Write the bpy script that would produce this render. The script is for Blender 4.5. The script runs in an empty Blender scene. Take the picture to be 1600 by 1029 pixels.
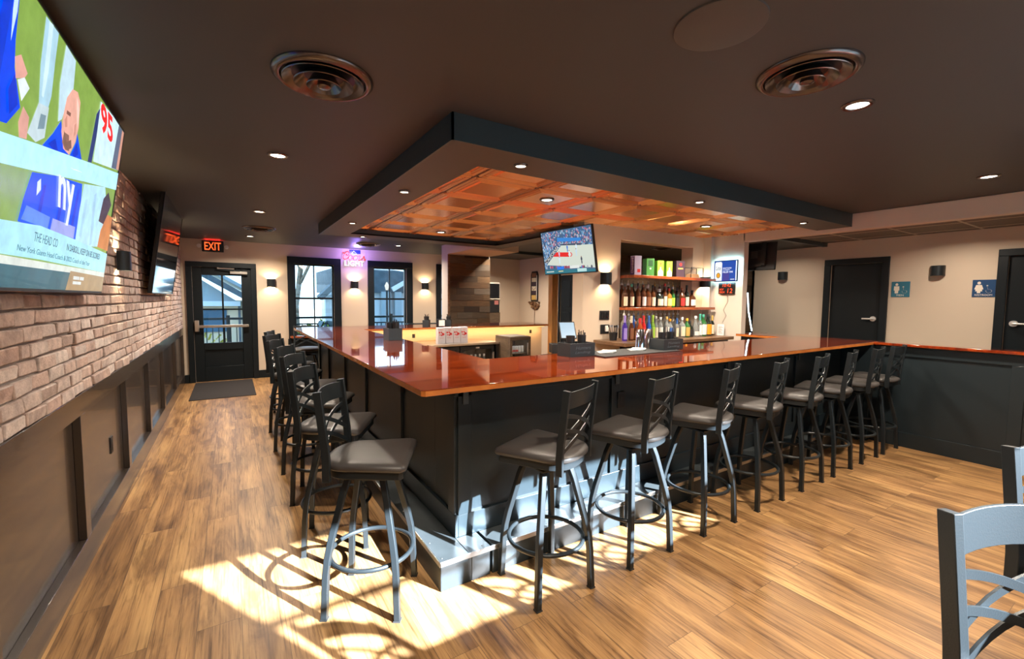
import bpy, bmesh, math, random
from mathutils import Vector, Matrix
random.seed(7)
PI = math.pi
S = bpy.context.scene
COL = S.collection
R = math.radians

# ------------------------------------------------------------------ materials
MATS = {}
def _nodes(name):
    m = bpy.data.materials.new(name); m.use_nodes = True
    nt = m.node_tree
    b = nt.nodes['Principled BSDF']
    MATS[name] = m
    return m, nt, b
def pm(name, col, rough=.5, metal=0., spec=.5, coat=0., trans=0., noise=0., nscale=20., bump=0., bscale=60., emit=None, estr=0., ior=1.45, alpha=1.):
    m, nt, b = _nodes(name)
    c = (col[0], col[1], col[2], 1)
    b.inputs['Base Color'].default_value = c
    b.inputs['Roughness'].default_value = rough
    b.inputs['Metallic'].default_value = metal
    b.inputs['Specular IOR Level'].default_value = spec
    b.inputs['Coat Weight'].default_value = coat
    b.inputs['Coat Roughness'].default_value = .05
    b.inputs['Transmission Weight'].default_value = trans
    b.inputs['IOR'].default_value = ior
    b.inputs['Alpha'].default_value = alpha
    if emit:
        b.inputs['Emission Color'].default_value = (*emit, 1)
        b.inputs['Emission Strength'].default_value = estr
    if noise or bump:
        tc = nt.nodes.new('ShaderNodeTexCoord')
        if noise:
            n = nt.nodes.new('ShaderNodeTexNoise'); n.inputs['Scale'].default_value = nscale; n.inputs['Detail'].default_value = 6
            nt.links.new(tc.outputs['Object'], n.inputs['Vector'])
            r = nt.nodes.new('ShaderNodeValToRGB')
            r.color_ramp.elements[0].position = .3; r.color_ramp.elements[1].position = .7
            r.color_ramp.elements[0].color = (*[max(0, x*(1-noise)) for x in col], 1)
            r.color_ramp.elements[1].color = (*[min(1, x*(1+noise)) for x in col], 1)
            nt.links.new(n.outputs['Fac'], r.inputs['Fac'])
            nt.links.new(r.outputs['Color'], b.inputs['Base Color'])
        if bump:
            n2 = nt.nodes.new('ShaderNodeTexNoise'); n2.inputs['Scale'].default_value = bscale; n2.inputs['Detail'].default_value = 4
            nt.links.new(tc.outputs['Object'], n2.inputs['Vector'])
            bp = nt.nodes.new('ShaderNodeBump'); bp.inputs['Strength'].default_value = bump; bp.inputs['Distance'].default_value = .01
            nt.links.new(n2.outputs['Fac'], bp.inputs['Height']); nt.links.new(bp.outputs['Normal'], b.inputs['Normal'])
    return m
def em(name, col, s=1.0):
    if name in MATS: return MATS[name]
    return pm(name, (0.01, 0.01, 0.01), rough=.25, emit=col, estr=s)

def island_mat(name, cols, rough=.8, bump=.4, bscale=60, nscale=(8, 8, 8), streak=.35, spec=.3):
    """colour picked per piece (brick, board), plus grain"""
    m, nt, b = _nodes(name)
    g = nt.nodes.new('ShaderNodeNewGeometry')
    rp = nt.nodes.new('ShaderNodeValToRGB'); rp.color_ramp.interpolation = 'LINEAR'
    els = rp.color_ramp.elements
    while len(els) < len(cols): els.new(.5)
    for i, c in enumerate(cols):
        els[i].position = i / (len(cols) - 1); els[i].color = (*c, 1)
    nt.links.new(g.outputs['Random Per Island'], rp.inputs['Fac'])
    tc = nt.nodes.new('ShaderNodeTexCoord'); mp = nt.nodes.new('ShaderNodeMapping')
    mp.inputs['Scale'].default_value = nscale
    nt.links.new(tc.outputs['Object'], mp.inputs['Vector'])
    n = nt.nodes.new('ShaderNodeTexNoise'); n.inputs['Scale'].default_value = 3; n.inputs['Detail'].default_value = 8; n.inputs['Roughness'].default_value = .65
    nt.links.new(mp.outputs['Vector'], n.inputs['Vector'])
    mr = nt.nodes.new('ShaderNodeMapRange'); mr.inputs['From Min'].default_value = .3; mr.inputs['From Max'].default_value = .7
    mr.inputs['To Min'].default_value = 1 - streak; mr.inputs['To Max'].default_value = 1 + streak
    nt.links.new(n.outputs['Fac'], mr.inputs['Value'])
    mx = nt.nodes.new('ShaderNodeVectorMath'); mx.operation = 'SCALE'
    nt.links.new(rp.outputs['Color'], mx.inputs[0]); nt.links.new(mr.outputs['Result'], mx.inputs['Scale'])
    nt.links.new(mx.outputs['Vector'], b.inputs['Base Color'])
    b.inputs['Roughness'].default_value = rough; b.inputs['Specular IOR Level'].default_value = spec
    n2 = nt.nodes.new('ShaderNodeTexNoise'); n2.inputs['Scale'].default_value = bscale; n2.inputs['Detail'].default_value = 6
    nt.links.new(mp.outputs['Vector'], n2.inputs['Vector'])
    bp = nt.nodes.new('ShaderNodeBump'); bp.inputs['Strength'].default_value = bump; bp.inputs['Distance'].default_value = .01
    nt.links.new(n2.outputs['Fac'], bp.inputs['Height']); nt.links.new(bp.outputs['Normal'], b.inputs['Normal'])
    return m

def floor_mat():
    m, nt, b = _nodes('vinyl_plank')
    N = nt.nodes.new; L = nt.links.new
    tc = N('ShaderNodeTexCoord')
    rot = N('ShaderNodeMapping'); rot.inputs['Rotation'].default_value = (0, 0, PI/2)
    L(tc.outputs['Object'], rot.inputs['Vector'])
    br = N('ShaderNodeTexBrick')
    br.offset = .37; br.offset_frequency = 2; br.squash = 1
    br.inputs['Scale'].default_value = 1; br.inputs['Brick Width'].default_value = 1.22; br.inputs['Row Height'].default_value = .18
    br.inputs['Mortar Size'].default_value = .0012; br.inputs['Mortar Smooth'].default_value = .1; br.inputs['Bias'].default_value = 0
    br.inputs['Color1'].default_value = (0, 0, 0, 1); br.inputs['Color2'].default_value = (1, 1, 1, 1); br.inputs['Mortar'].default_value = (.5, .5, .5, 1)
    L(rot.outputs['Vector'], br.inputs['Vector'])
    # shift the grain from board to board
    sep = N('ShaderNodeSeparateColor'); L(br.outputs['Color'], sep.inputs['Color'])
    mul = N('ShaderNodeMath'); mul.operation = 'MULTIPLY'; mul.inputs[1].default_value = 37.; L(sep.outputs['Red'], mul.inputs[0])
    cmb = N('ShaderNodeCombineXYZ'); L(mul.outputs['Value'], cmb.inputs['Z']); L(mul.outputs['Value'], cmb.inputs['Y'])
    add = N('ShaderNodeVectorMath'); add.operation = 'ADD'; L(rot.outputs['Vector'], add.inputs[0]); L(cmb.outputs['Vector'], add.inputs[1])
    def noise(scale, sc, det, rough, dist=0.):
        mp = N('ShaderNodeMapping'); mp.inputs['Scale'].default_value = sc; L(add.outputs['Vector'], mp.inputs['Vector'])
        n = N('ShaderNodeTexNoise'); n.inputs['Scale'].default_value = scale; n.inputs['Detail'].default_value = det; n.inputs['Roughness'].default_value = rough; n.inputs['Distortion'].default_value = dist
        L(mp.outputs['Vector'], n.inputs['Vector']); return n.outputs['Fac']
    def ramp(fac, stops):
        r = N('ShaderNodeValToRGB'); e = r.color_ramp.elements
        while len(e) < len(stops): e.new(.5)
        for i, (p, c) in enumerate(stops): e[i].position = p; e[i].color = (*c, 1)
        L(fac, r.inputs['Fac']); return r.outputs['Color']
    def mix(mode, fac, a, bb):
        x = N('ShaderNodeMix'); x.data_type = 'RGBA'; x.blend_type = mode
        if isinstance(fac, float): x.inputs['Factor'].default_value = fac
        else: L(fac, x.inputs['Factor'])
        L(a, x.inputs[6]); L(bb, x.inputs[7]); return x.outputs[2]
    big = noise(1.5, (.7, 5, 1), 5, .6, .6)
    fine = noise(3., (.8, 30, 1), 8, .68, .3)
    blotch = noise(2.0, (.8, 4.2, 1), 5, .6, .8)
    base = ramp(big, [(.28, (.235, .128, .056)), (.5, (.39, .220, .092)), (.72, (.53, .325, .138))])
    streak = ramp(fine, [(.35, (.26, .21, .18)), (.48, (.88, .85, .82)), (.62, (1.05, 1.03, 1.0))])
    c = mix('MULTIPLY', .85, base, streak)
    blt = ramp(blotch, [(.36, (.44, .39, .37)), (.53, (1, 1, 1))])
    c = mix('MULTIPLY', .85, c, blt)
    tone = ramp(sep.outputs['Red'], [(0, (.84, .82, .80)), (1, (1.12, 1.12, 1.1))])
    c = mix('MULTIPLY', 1.0, c, tone)
    mort = N('ShaderNodeMix'); mort.data_type = 'RGBA'; L(br.outputs['Fac'], mort.inputs['Factor']); L(c, mort.inputs[6]); mort.inputs[7].default_value = (.12, .07, .035, 1)
    L(mort.outputs[2], b.inputs['Base Color'])
    b.inputs['Roughness'].default_value = .38
    b.inputs['Specular IOR Level'].default_value = .35
    bp = N('ShaderNodeBump'); bp.inputs['Strength'].default_value = .12; bp.inputs['Distance'].default_value = .004
    L(fine, bp.inputs['Height']); L(bp.outputs['Normal'], b.inputs['Normal'])
    return m

def wood_mat(name, c1, c2, rough, sc, coat=0., bump=.03, spec=.5):
    m, nt, b = _nodes(name)
    N = nt.nodes.new; L = nt.links.new
    tc = N('ShaderNodeTexCoord'); mp = N('ShaderNodeMapping'); mp.inputs['Scale'].default_value = sc
    L(tc.outputs['Object'], mp.inputs['Vector'])
    n = N('ShaderNodeTexNoise'); n.inputs['Scale'].default_value = 2.; n.inputs['Detail'].default_value = 8; n.inputs['Roughness'].default_value = .6; n.inputs['Distortion'].default_value = .6
    L(mp.outputs['Vector'], n.inputs['Vector'])
    r = N('ShaderNodeValToRGB'); r.color_ramp.elements[0].position = .32; r.color_ramp.elements[1].position = .68
    r.color_ramp.elements[0].color = (*c1, 1); r.color_ramp.elements[1].color = (*c2, 1)
    L(n.outputs['Fac'], r.inputs['Fac']); L(r.outputs['Color'], b.inputs['Base Color'])
    b.inputs['Roughness'].default_value = rough; b.inputs['Coat Weight'].default_value = coat; b.inputs['Coat Roughness'].default_value = .02
    b.inputs['Specular IOR Level'].default_value = spec
    if bump:
        bp = N('ShaderNodeBump'); bp.inputs['Strength'].default_value = bump; bp.inputs['Distance'].default_value = .004
        L(n.outputs['Fac'], bp.inputs['Height']); L(bp.outputs['Normal'], b.inputs['Normal'])
    return m

def glass_mat(name, tint=(1, 1, 1), refl=.08):
    m = bpy.data.materials.new(name); m.use_nodes = True; nt = m.node_tree; nt.nodes.clear(); MATS[name] = m
    o = nt.nodes.new('ShaderNodeOutputMaterial'); t = nt.nodes.new('ShaderNodeBsdfTransparent'); g = nt.nodes.new('ShaderNodeBsdfGlossy'); mx = nt.nodes.new('ShaderNodeMixShader')
    t.inputs['Color'].default_value = (*tint, 1); g.inputs['Roughness'].default_value = .02
    mx.inputs['Fac'].default_value = refl
    nt.links.new(t.outputs[0], mx.inputs[1]); nt.links.new(g.outputs[0], mx.inputs[2]); nt.links.new(mx.outputs[0], o.inputs['Surface'])
    return m

pm('cream_wall', (.60, .495, .385), rough=.75, bump=.04, bscale=120, spec=.2)
pm('white_trim', (.62, .56, .49), rough=.6, spec=.3)
pm('ceiling_paint', (.058, .059, .058), rough=.55, spec=.28, bump=.02, bscale=150)
pm('soffit_black', (.024, .042, .050), rough=.40, spec=.5)
pm('soffit_under', (.072, .068, .063), rough=.5, spec=.35)
pm('black_satin', (.013, .020, .024), rough=.36, spec=.5, bump=.03, bscale=200)
pm('panel_satin', (.034, .025, .020), rough=.25, spec=.9, coat=.25, bump=.03, bscale=200)
pm('door_black', (.007, .0105, .013), rough=.42, spec=.28)
pm('black_metal', (.018, .023, .026), rough=.36, metal=.3, spec=.55, bump=.05, bscale=260)
pm('black_plastic', (.012, .012, .013), rough=.4)
pm('dark_rubber', (.02, .02, .02), rough=.85)
pm('seat_vinyl', (.052, .046, .042), rough=.42, spec=.5, bump=.06, bscale=180)
pm('steel', (.62, .62, .62), rough=.28, metal=1)
pm('brushed_nickel', (.66, .60, .52), rough=.3, metal=1)
pm('lever_metal', (.82, .80, .76), rough=.35, metal=.7)
pm('chrome', (.85, .85, .86), rough=.08, metal=1)
pm('vent_bronze', (.13, .105, .095), rough=.24, metal=.85)
pm('floor_mat_pile', (.045, .04, .038), rough=.95, spec=.1, noise=.3, nscale=90, bump=.6, bscale=400)
pm('kick_steel', (.09, .105, .11), rough=.36, metal=.6, noise=.15, nscale=6)
pm('mortar', (.24, .20, .18), rough=.95, spec=.1, bump=.5, bscale=60)
island_mat('brick', [(.42, .295, .25), (.54, .42, .365), (.37, .28, .245), (.60, .52, .475), (.48, .345, .29), (.53, .455, .42), (.41, .31, .275)], rough=.88, bump=.55, bscale=14, nscale=(6, 6, 6), streak=.3, spec=.15)
island_mat('plank_wall', [(.06, .032, .016), (.10, .055, .026), (.025, .015, .010), (.13, .075, .036), (.08, .055, .036), (.045, .026, .013), (.11, .085, .062), (.07, .04, .019), (.032, .019, .011)], rough=.7, bump=.25, bscale=10, nscale=(2.5, 2.5, 26), streak=.35)
floor_mat()
wood_mat('bar_mahogany', (.10, .010, .0025), (.33, .046, .008), .06, (1.1, 7, 3), coat=1., bump=0, spec=.5)
wood_mat('bar_edge', (.36, .10, .018), (.52, .17, .035), .22, (2, 2, 2), coat=.6, bump=0)
wood_mat('shelf_wood', (.17, .03, .008), (.36, .085, .022), .25, (2, 10, 6), coat=.4)
wood_mat('timber', (.30, .13, .035), (.50, .25, .075), .6, (9, 9, 1.2), bump=.15)
wood_mat('old_board', (.10, .045, .018), (.24, .12, .05), .7, (2, 2, 12), bump=.2)
wood_mat('brown_counter', (.10, .05, .025), (.20, .11, .055), .3, (3, 3, 8), coat=.3)
wood_mat('fridge_wood', (.05, .034, .022), (.11, .075, .048), .45, (3, 3, 12))
pm('copper', (.92, .46, .20), rough=.25, metal=.68, noise=.02, nscale=2)
pm('copper_dark', (.10, .05, .03), rough=.5, metal=.6)
pm('ceiling_tile', (.16, .14, .115), rough=.85, noise=.12, nscale=60)
pm('tile_grid', (.42, .36, .28), rough=.5)
pm('paper', (.80, .78, .74), rough=.8)
pm('cardboard', (.42, .25, .12), rough=.8)
pm('sign_blue', (.01, .055, .15), rough=.4)
pm('sign_teal', (.03, .16, .24), rough=.4)
pm('sign_white', (.75, .68, .58), rough=.5)
pm('caddy_black', (.020, .026, .030), rough=.42)
pm('caddy_relief', (.075, .10, .115), rough=.35)
pm('bar_mat', (.03, .03, .03), rough=.75, bump=.4, bscale=500)
pm('mirror_dark', (.01, .01, .012), rough=.06, spec=.6, coat=.5)
glass_mat('window_glass', (.97, .99, 1.0), .06)
glass_mat('cooler_glass', (.85, .88, .9), .10)

# ------------------------------------------------------------------ mesh builder
class MB:
    def __init__(s): s.v = []; s.f = []; s.mi = []; s.cur = 0
    def add(s, vs, fs):
        o = len(s.v); s.v += [tuple(v) for v in vs]
        for f in fs: s.f.append([i + o for i in f]); s.mi.append(s.cur)
    def box(s, x0, x1, y0, y1, z0, z1):
        if x1 < x0: x0, x1 = x1, x0
        if y1 < y0: y0, y1 = y1, y0
        if z1 < z0: z0, z1 = z1, z0
        s.add([(x0, y0, z0), (x1, y0, z0), (x1, y1, z0), (x0, y1, z0), (x0, y0, z1), (x1, y0, z1), (x1, y1, z1), (x0, y1, z1)],
              [(0, 3, 2, 1), (4, 5, 6, 7), (0, 1, 5, 4), (1, 2, 6, 5), (2, 3, 7, 6), (3, 0, 4, 7)]); return s
    def prism(s, poly, z0, z1):
        n = len(poly)
        s.add([(x, y, z0) for x, y in poly] + [(x, y, z1) for x, y in poly],
              [tuple(range(n - 1, -1, -1)), tuple(range(n, 2 * n))] + [(i, (i + 1) % n, n + (i + 1) % n, n + i) for i in range(n)]); return s
    def lathe(s, prof, seg=24, c=(0, 0, 0), a0=0., a1=2 * PI, axis='z'):
        full = abs(a1 - a0 - 2 * PI) < 1e-6
        n = seg if full else seg + 1
        vs = []
        for r, z in prof:
            for k in range(n):
                a = a0 + (a1 - a0) * k / seg
                p = (r * math.cos(a), r * math.sin(a), z)
                if axis == 'x': p = (p[2], p[0], p[1])
                elif axis == 'y': p = (p[0], p[2], p[1])
                vs.append((c[0] + p[0], c[1] + p[1], c[2] + p[2]))
        fs = []
        for i in range(len(prof) - 1):
            for k in range(n if full else n - 1):
                k2 = (k + 1) % n
                fs.append((i * n + k, i * n + k2, (i + 1) * n + k2, (i + 1) * n + k))
        if full:
            if prof[0][0] > 1e-6: fs.append(tuple(range(n - 1, -1, -1)))
            if prof[-1][0] > 1e-6: fs.append(tuple((len(prof) - 1) * n + k for k in range(n)))
        s.add(vs, fs); return s
    def cyl(s, c, r, z0, z1, seg=20, axis='z', r2=None):
        return s.lathe([(r, z0), (r if r2 is None else r2, z1)], seg, c, axis=axis)
    def sweep(s, pts, w, d=None, side=None, seg=0, closed=False):
        """tube (seg>0, radius w) or rectangular bar (w across 'side', d along the third axis) along points"""
        pts = [Vector(p) for p in pts]; n = len(pts); rings = []
        prev = None
        for i, p in enumerate(pts):
            if closed: t = pts[(i + 1) % n] - pts[i - 1]
            else: t = pts[min(i + 1, n - 1)] - pts[max(i - 1, 0)]
            t.normalize()
            if side is not None: a = Vector(side) - t * Vector(side).dot(t)
            elif prev is not None: a = prev - t * prev.dot(t)
            else:
                a = t.orthogonal()
            a.normalize(); prev = a; b = t.cross(a)
            if seg: rings.append([p + a * (w * math.cos(2 * PI * k / seg)) + b * (w * math.sin(2 * PI * k / seg)) for k in range(seg)])
            else: rings.append([p + a * (w / 2) * sx + b * (d / 2) * sy for sx, sy in ((-1, -1), (1, -1), (1, 1), (-1, 1))])
        m = len(rings[0]); vs = [v for r in rings for v in r]; fs = []
        for i in range(n if closed else n - 1):
            j = (i + 1) % n
            for k in range(m): fs.append((i * m + k, i * m + (k + 1) % m, j * m + (k + 1) % m, j * m + k))
        if not closed: fs += [tuple(range(m - 1, -1, -1)), tuple((n - 1) * m + k for k in range(m))]
        s.add(vs, fs); return s
    def poly(s, pts): s.add(pts, [tuple(range(len(pts)))]); return s
    def tf(s, M): s.v = [tuple(M @ Vector(v)) for v in s.v]; return s
    def build(s, name, mat, parent=None, bevel=0., smooth=35, flip=True, seg=2):
        me = bpy.data.meshes.new(name); me.from_pydata(s.v, [], s.f)
        mats = mat if isinstance(mat, (list, tuple)) else [mat]
        for m in mats: me.materials.append(MATS[m] if isinstance(m, str) else m)
        if any(s.mi): me.polygons.foreach_set('material_index', s.mi)
        if flip:
            bm = bmesh.new(); bm.from_mesh(me); bmesh.ops.recalc_face_normals(bm, faces=bm.faces); bm.to_mesh(me); bm.free()
        if smooth:
            me.polygons.foreach_set('use_smooth', [True] * len(me.polygons)); me.set_sharp_from_angle(angle=R(smooth))
        me.update()
        o = bpy.data.objects.new(name, me); COL.objects.link(o)
        if parent is not None: o.parent = parent
        if bevel:
            b = o.modifiers.new('bevel', 'BEVEL'); b.width = bevel; b.segments = seg; b.limit_method = 'ANGLE'; b.angle_limit = R(40)
        return o

def tag(o, label, cat, group=None, kind=None):
    o['label'] = label; o['category'] = cat
    if group: o['group'] = group
    if kind: o['kind'] = kind
    return o
def struct(o): o['kind'] = 'structure'; return o
def thing(name, label, cat, loc=(0, 0, 0), rz=0., group=None):
    o = bpy.data.objects.new(name, None); COL.objects.link(o); o.empty_display_size = .1
    o.location = loc; o.rotation_euler = (0, 0, rz)
    return tag(o, label, cat, group)
def bx(name, mat, a, parent=None, bevel=0., **k): return MB().box(*a).build(name, mat, parent, bevel, **k)
def copy_tree(o, parent=None):
    kids = list(o.children)
    c = o.copy(); COL.objects.link(c)
    if parent is not None: c.parent = parent
    for ch in kids: copy_tree(ch, c)
    return c

def text_mb(txt, width=None, height=None, depth=.001, shear=0., bold=0., space=1.):
    """letters lying in the local xy plane, centred"""
    cu = bpy.data.curves.new('letters', 'FONT'); cu.body = txt; cu.extrude = depth; cu.offset = bold; cu.shear = shear; cu.align_x = 'CENTER'; cu.space_character = space
    cu.resolution_u = 3
    ob = bpy.data.objects.new('letters', cu); COL.objects.link(ob)
    dg = bpy.context.evaluated_depsgraph_get(); me = bpy.data.meshes.new_from_object(ob.evaluated_get(dg))
    vs = [v.co.copy() for v in me.vertices]; fs = [tuple(p.vertices) for p in me.polygons]
    bpy.data.objects.remove(ob); bpy.data.curves.remove(cu); bpy.data.meshes.remove(me)
    x0 = min(v.x for v in vs); x1 = max(v.x for v in vs); y0 = min(v.y for v in vs); y1 = max(v.y for v in vs)
    sx = width / (x1 - x0) if width else None; sy = height / (y1 - y0) if height else None
    sx = sx or sy; sy = sy or sx
    mb = MB(); mb.add([((v.x - (x0 + x1) / 2) * sx, (v.y - (y0 + y1) / 2) * sy, v.z) for v in vs], fs)
    return mb
def frame(origin, xdir, ydir):
    """matrix taking local x,y,z to world: x along xdir, y along ydir, z out"""
    x = Vector(xdir).normalized(); y = Vector(ydir).normalized(); z = x.cross(y)
    return Matrix.Translation(Vector(origin)) @ Matrix((x, y, z)).transposed().to_4x4()
FACE_S = lambda o: frame(o, (1, 0, 0), (0, 0, 1))      # wall seen when looking +Y
FACE_W = lambda o: frame(o, (0, -1, 0), (0, 0, 1))     # wall seen when looking +X
FACE_E = lambda o: frame(o, (0, 1, 0), (0, 0, 1))      # wall seen when looking -X

# ------------------------------------------------------------------ camera
F_PX, YAW, PITCH, ROLL, EYE = 690.95, .5657, -.0680, .0085, 1.56
fw = Vector((math.sin(YAW) * math.cos(PITCH), math.cos(YAW) * math.cos(PITCH), math.sin(PITCH)))
rt = Vector((math.cos(YAW), -math.sin(YAW), 0)); up = rt.cross(fw)
rt2 = rt * math.cos(ROLL) + up * math.sin(ROLL); up2 = -rt * math.sin(ROLL) + up * math.cos(ROLL)
cam = bpy.data.cameras.new('camera'); cam.sensor_width = 36; cam.lens = F_PX / 1600 * 36; cam.clip_start = .02; cam.clip_end = 300
co = bpy.data.objects.new('camera', cam); COL.objects.link(co)
co.matrix_world = Matrix.Translation((0, 0, EYE)) @ Matrix((rt2, up2, -fw)).transposed().to_4x4()
S.camera = co

XW, YF, ZC, ZS = -.735, 9.807, 2.595, 2.444
XR = 7.75; YB = -.60

# ------------------------------------------------------------------ setting
struct(bx('floor', 'vinyl_plank', (-.95, 10.2, -.8, 9.9, -.2, 0), smooth=0))
struct(bx('ceiling', 'ceiling_paint', (-.95, 10.2, -.8, 10.05, ZC, ZC + .12), smooth=0))
pm('ext_white', (.70, .74, .76), rough=.8)
def wall_x(name, y0, y1, x0, x1, z0, z1, holes, mat='cream_wall'):
    """wall running along X with rectangular holes (x0,x1,z0,z1)"""
    mb = MB(); xs = x0
    for hx0, hx1, hz0, hz1 in sorted(holes):
        if hx0 > xs: mb.box(xs, hx0, y0, y1, z0, z1)
        if hz0 > z0: mb.box(hx0, hx1, y0, y1, z0, hz0)
        if hz1 < z1: mb.box(hx0, hx1, y0, y1, hz1, z1)
        xs = hx1
    if xs < x1: mb.box(xs, x1, y0, y1, z0, z1)
    return struct(mb.build(name, mat, smooth=0))
def wall_y(name, x0, x1, y0, y1, z0, z1, holes, mat='cream_wall'):
    mb = MB(); ys = y0
    for a, b, hz0, hz1 in sorted(holes):
        if a > ys: mb.box(x0, x1, ys, a, z0, z1)
        if hz0 > z0: mb.box(x0, x1, a, b, z0, hz0)
        if hz1 < z1: mb.box(x0, x1, a, b, hz1, z1)
        ys = b
    if ys < y1: mb.box(x0, x1, ys, y1, z0, z1)
    return struct(mb.build(name, mat, smooth=0))

# far wall with exit door and windows
WIN = [(1.10, 1.79), (2.66, 3.345), (4.24, 4.93)]
wall_x('wall_far', YF, YF + .2, -.95, 6.6, 0, ZC, [(-.58, .33, 0, 2.10)] + [(a - .03, b + .03, .74, 2.235) for a, b in WIN])
for i, (a, b) in enumerate(WIN):
    w = thing('window_%d' % (i + 1), 'x', 'window', ((a + b) / 2, YF, .74)); w['kind'] = 'structure'
    w['label'] = ['black framed sash window between the exit door and the neon sign', 'black framed sash window just right of the neon sign', 'black framed window partly hidden behind the plank column'][i]
    hw = (b - a) / 2
    mb = MB()
    mb.box(-hw - .145, -hw - .03, -.03, 0, -.10, 1.63).box(hw + .03, hw + .17, -.03, 0, -.10, 1.63).box(-hw - .145, hw + .17, -.035, 0, 1.495, 1.63)
    mb.box(-hw - .16, hw + .18, -.05, 0, -.12, 0)
    mb.build('casing', 'door_black', w, .004)
    mb = MB()
    mb.box(-hw - .03, -hw, .02, .09, 0, 1.495).box(hw, hw + .03, .02, .09, 0, 1.495).box(-hw, hw, .02, .09, 1.465, 1.495).box(-hw, hw, .02, .09, 0, .05)
    mb.box(-hw, hw, .03, .09, .785, .825)
    mb.build('sash', 'door_black', w, .003)
    mb = MB(); mb.box(-.011, .011, .04, .07, .05, 1.465); mb.build('muntin', 'door_black', w)
    MB().poly([(-hw, .06, .05), (hw, .06, .05), (hw, .06, 1.465), (-hw, .06, 1.465)]).build('pane', 'window_glass', w, smooth=0, flip=False)
# exit door
d = thing('door_1', 'black exit door with four glass lites and a push bar', 'door', (-.125, YF, 0)); d['kind'] = 'structure'
mb = MB(); mb.box(-.545, -.455, -.035, .0, 0, 2.10).box(.455, .545, -.035, .0, 0, 2.10).box(-.545, .545, -.04, 0, 2.10, 2.19).build('casing', 'door_black', d, .004)
mb = MB()
mb.box(-.455, -.31, .02, .07, 0, 2.10).box(.30, .455, .02, .07, 0, 2.10).box(-.31, .30, .02, .07, 1.955, 2.10).box(-.31, .30, .02, .07, .58, .71).box(-.31, .30, .02, .07, .0, .27).box(-.31, .30, .045, .07, .27, .58)
mb.build('leaf', 'door_black', d, .005)
MB().box(-.018, .012, .03, .06, .71, 1.955).box(-.31, .30, .03, .06, 1.315, 1.345).build('muntin', 'door_black', d)
MB().poly([(-.31, .045, .71), (.30, .045, .71), (.30, .045, 1.955), (-.31, .045, 1.955)]).build('pane', 'window_glass', d, smooth=0, flip=False)
MB().box(-.40, .385, -.06, -.02, .995, 1.045).box(-.44, -.375, -.075, .02, .93, 1.13).box(.36, .40, -.06, .02, 1.0, 1.04).build('push_bar', 'brushed_nickel', d, .006)
MB().box(.125, .40, -.06, .02, 1.985, 2.035).sweep([(.20, -.05, 2.05), (.19, -.09, 2.075), (-.06, -.05, 2.085)], .022, .012, (0, 0, 1)).cyl((-.06, -.045, 2.07), .016, 0, .03).build('door_closer', 'brushed_nickel', d, .003)
# left wall: brick above, panelling below
wl = struct(bx('wall_left', 'cream_wall', (-.95, -.80, -.75, 10., 0, ZC), smooth=0))
bx('mortar_bed', 'mortar', (-.80, -.752, -.6, YF, 1.01, ZC), wl, smooth=0)
mb = MB(); z = 1.004; row = 0
while z < ZC - .01:
    h = .0605; y = -.6 - random.random() * .2
    while y < YF:
        ln = random.choice([.205, .21, .198, .205, .10 if random.random() < .25 else .2])
        y1 = min(y + ln, YF); y0 = max(y, -.6)
        if y1 - y0 > .03:
            o = random.uniform(-.006, .006); t = random.uniform(-.004, .004)
            j = lambda: random.uniform(-.0045, .0045)
            zt = min(z + h, ZC)
            x0, x1 = -.775, -.737 + o
            mb.add([(x0, y0, z), (x1 + j(), y0 + j(), z + j()), (x1 + t + j(), y1 + j(), z + j()), (x0, y1, z),
                    (x0, y0, zt), (x1 + j(), y0 + j(), zt + (j() if zt < ZC else 0)), (x1 + t + j(), y1 + j(), zt + (j() if zt < ZC else 0)), (x0, y1, zt)],
                   [(0, 3, 2, 1), (4, 5, 6, 7), (0, 1, 5, 4), (1, 2, 6, 5), (2, 3, 7, 6), (3, 0, 4, 7)])
        y += ln + .011
    z += .0715; row += 1
mb.build('brick_face', 'brick', wl, .006, smooth=60, seg=2)
STL = [-.55, .97, 2.17, 3.37, 4.64, 5.80, 6.95, 8.35, 9.70]
tr = struct(bx('trim_1', 'panel_satin', (-.80, -.772, -.6, YF, 0, 1.004), smooth=0))
mb = MB().box(-.772, -.735, -.6, YF, 0, .165).box(-.772, -.735, -.6, YF, .885, 1.004)
mb.build('rail', 'panel_satin', tr, .002)
mb = MB()
for y in STL: mb.box(-.772, -.7355, y, y + .095, .165, .885)
mb.build('stile', 'panel_satin', tr, .002)
struct(bx('baseboard_far', 'door_black', (.42, 6.45, YF - .022, YF, 0, .15), bevel=.004))
struct(bx('baseboard_far_left', 'door_black', (XW, -.672, YF - .022, YF, 0, .15), bevel=.004))
# wall behind, with the two daylight windows
BW = [(1.68, 2.92), (3.05, 4.28)]
wall_x('wall_back', YB - .15, YB, -.95, 8., 0, ZC, [(a, b, 1.105, 2.12) for a, b in BW])
for i, (a, b) in enumerate(BW):
    w = thing('window_%d' % (i + 4), 'black framed window in the wall behind the camera, ' + ('nearer the brick wall' if i == 0 else 'farther from the brick wall'), 'window', ((a + b) / 2, YB - .08, 1.105)); w['kind'] = 'structure'
    hw = (b - a) / 2
    MB().box(-hw - .08, -hw, .08, .1, -.005, 1.11).box(hw, hw + .08, .08, .1, -.005, 1.11).box(-hw, hw, .08, .1, 1.015, 1.11).build('casing', 'door_black', w)
    MB().box(-hw, hw, -.015, .015, .567, .597).build('muntin', 'door_black', w)
    MB().poly([(-hw, 0, 0), (hw, 0, 0), (hw, 0, 1.015), (-hw, 0, 1.015)]).build('pane', 'window_glass', w, smooth=0, flip=False)
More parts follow.
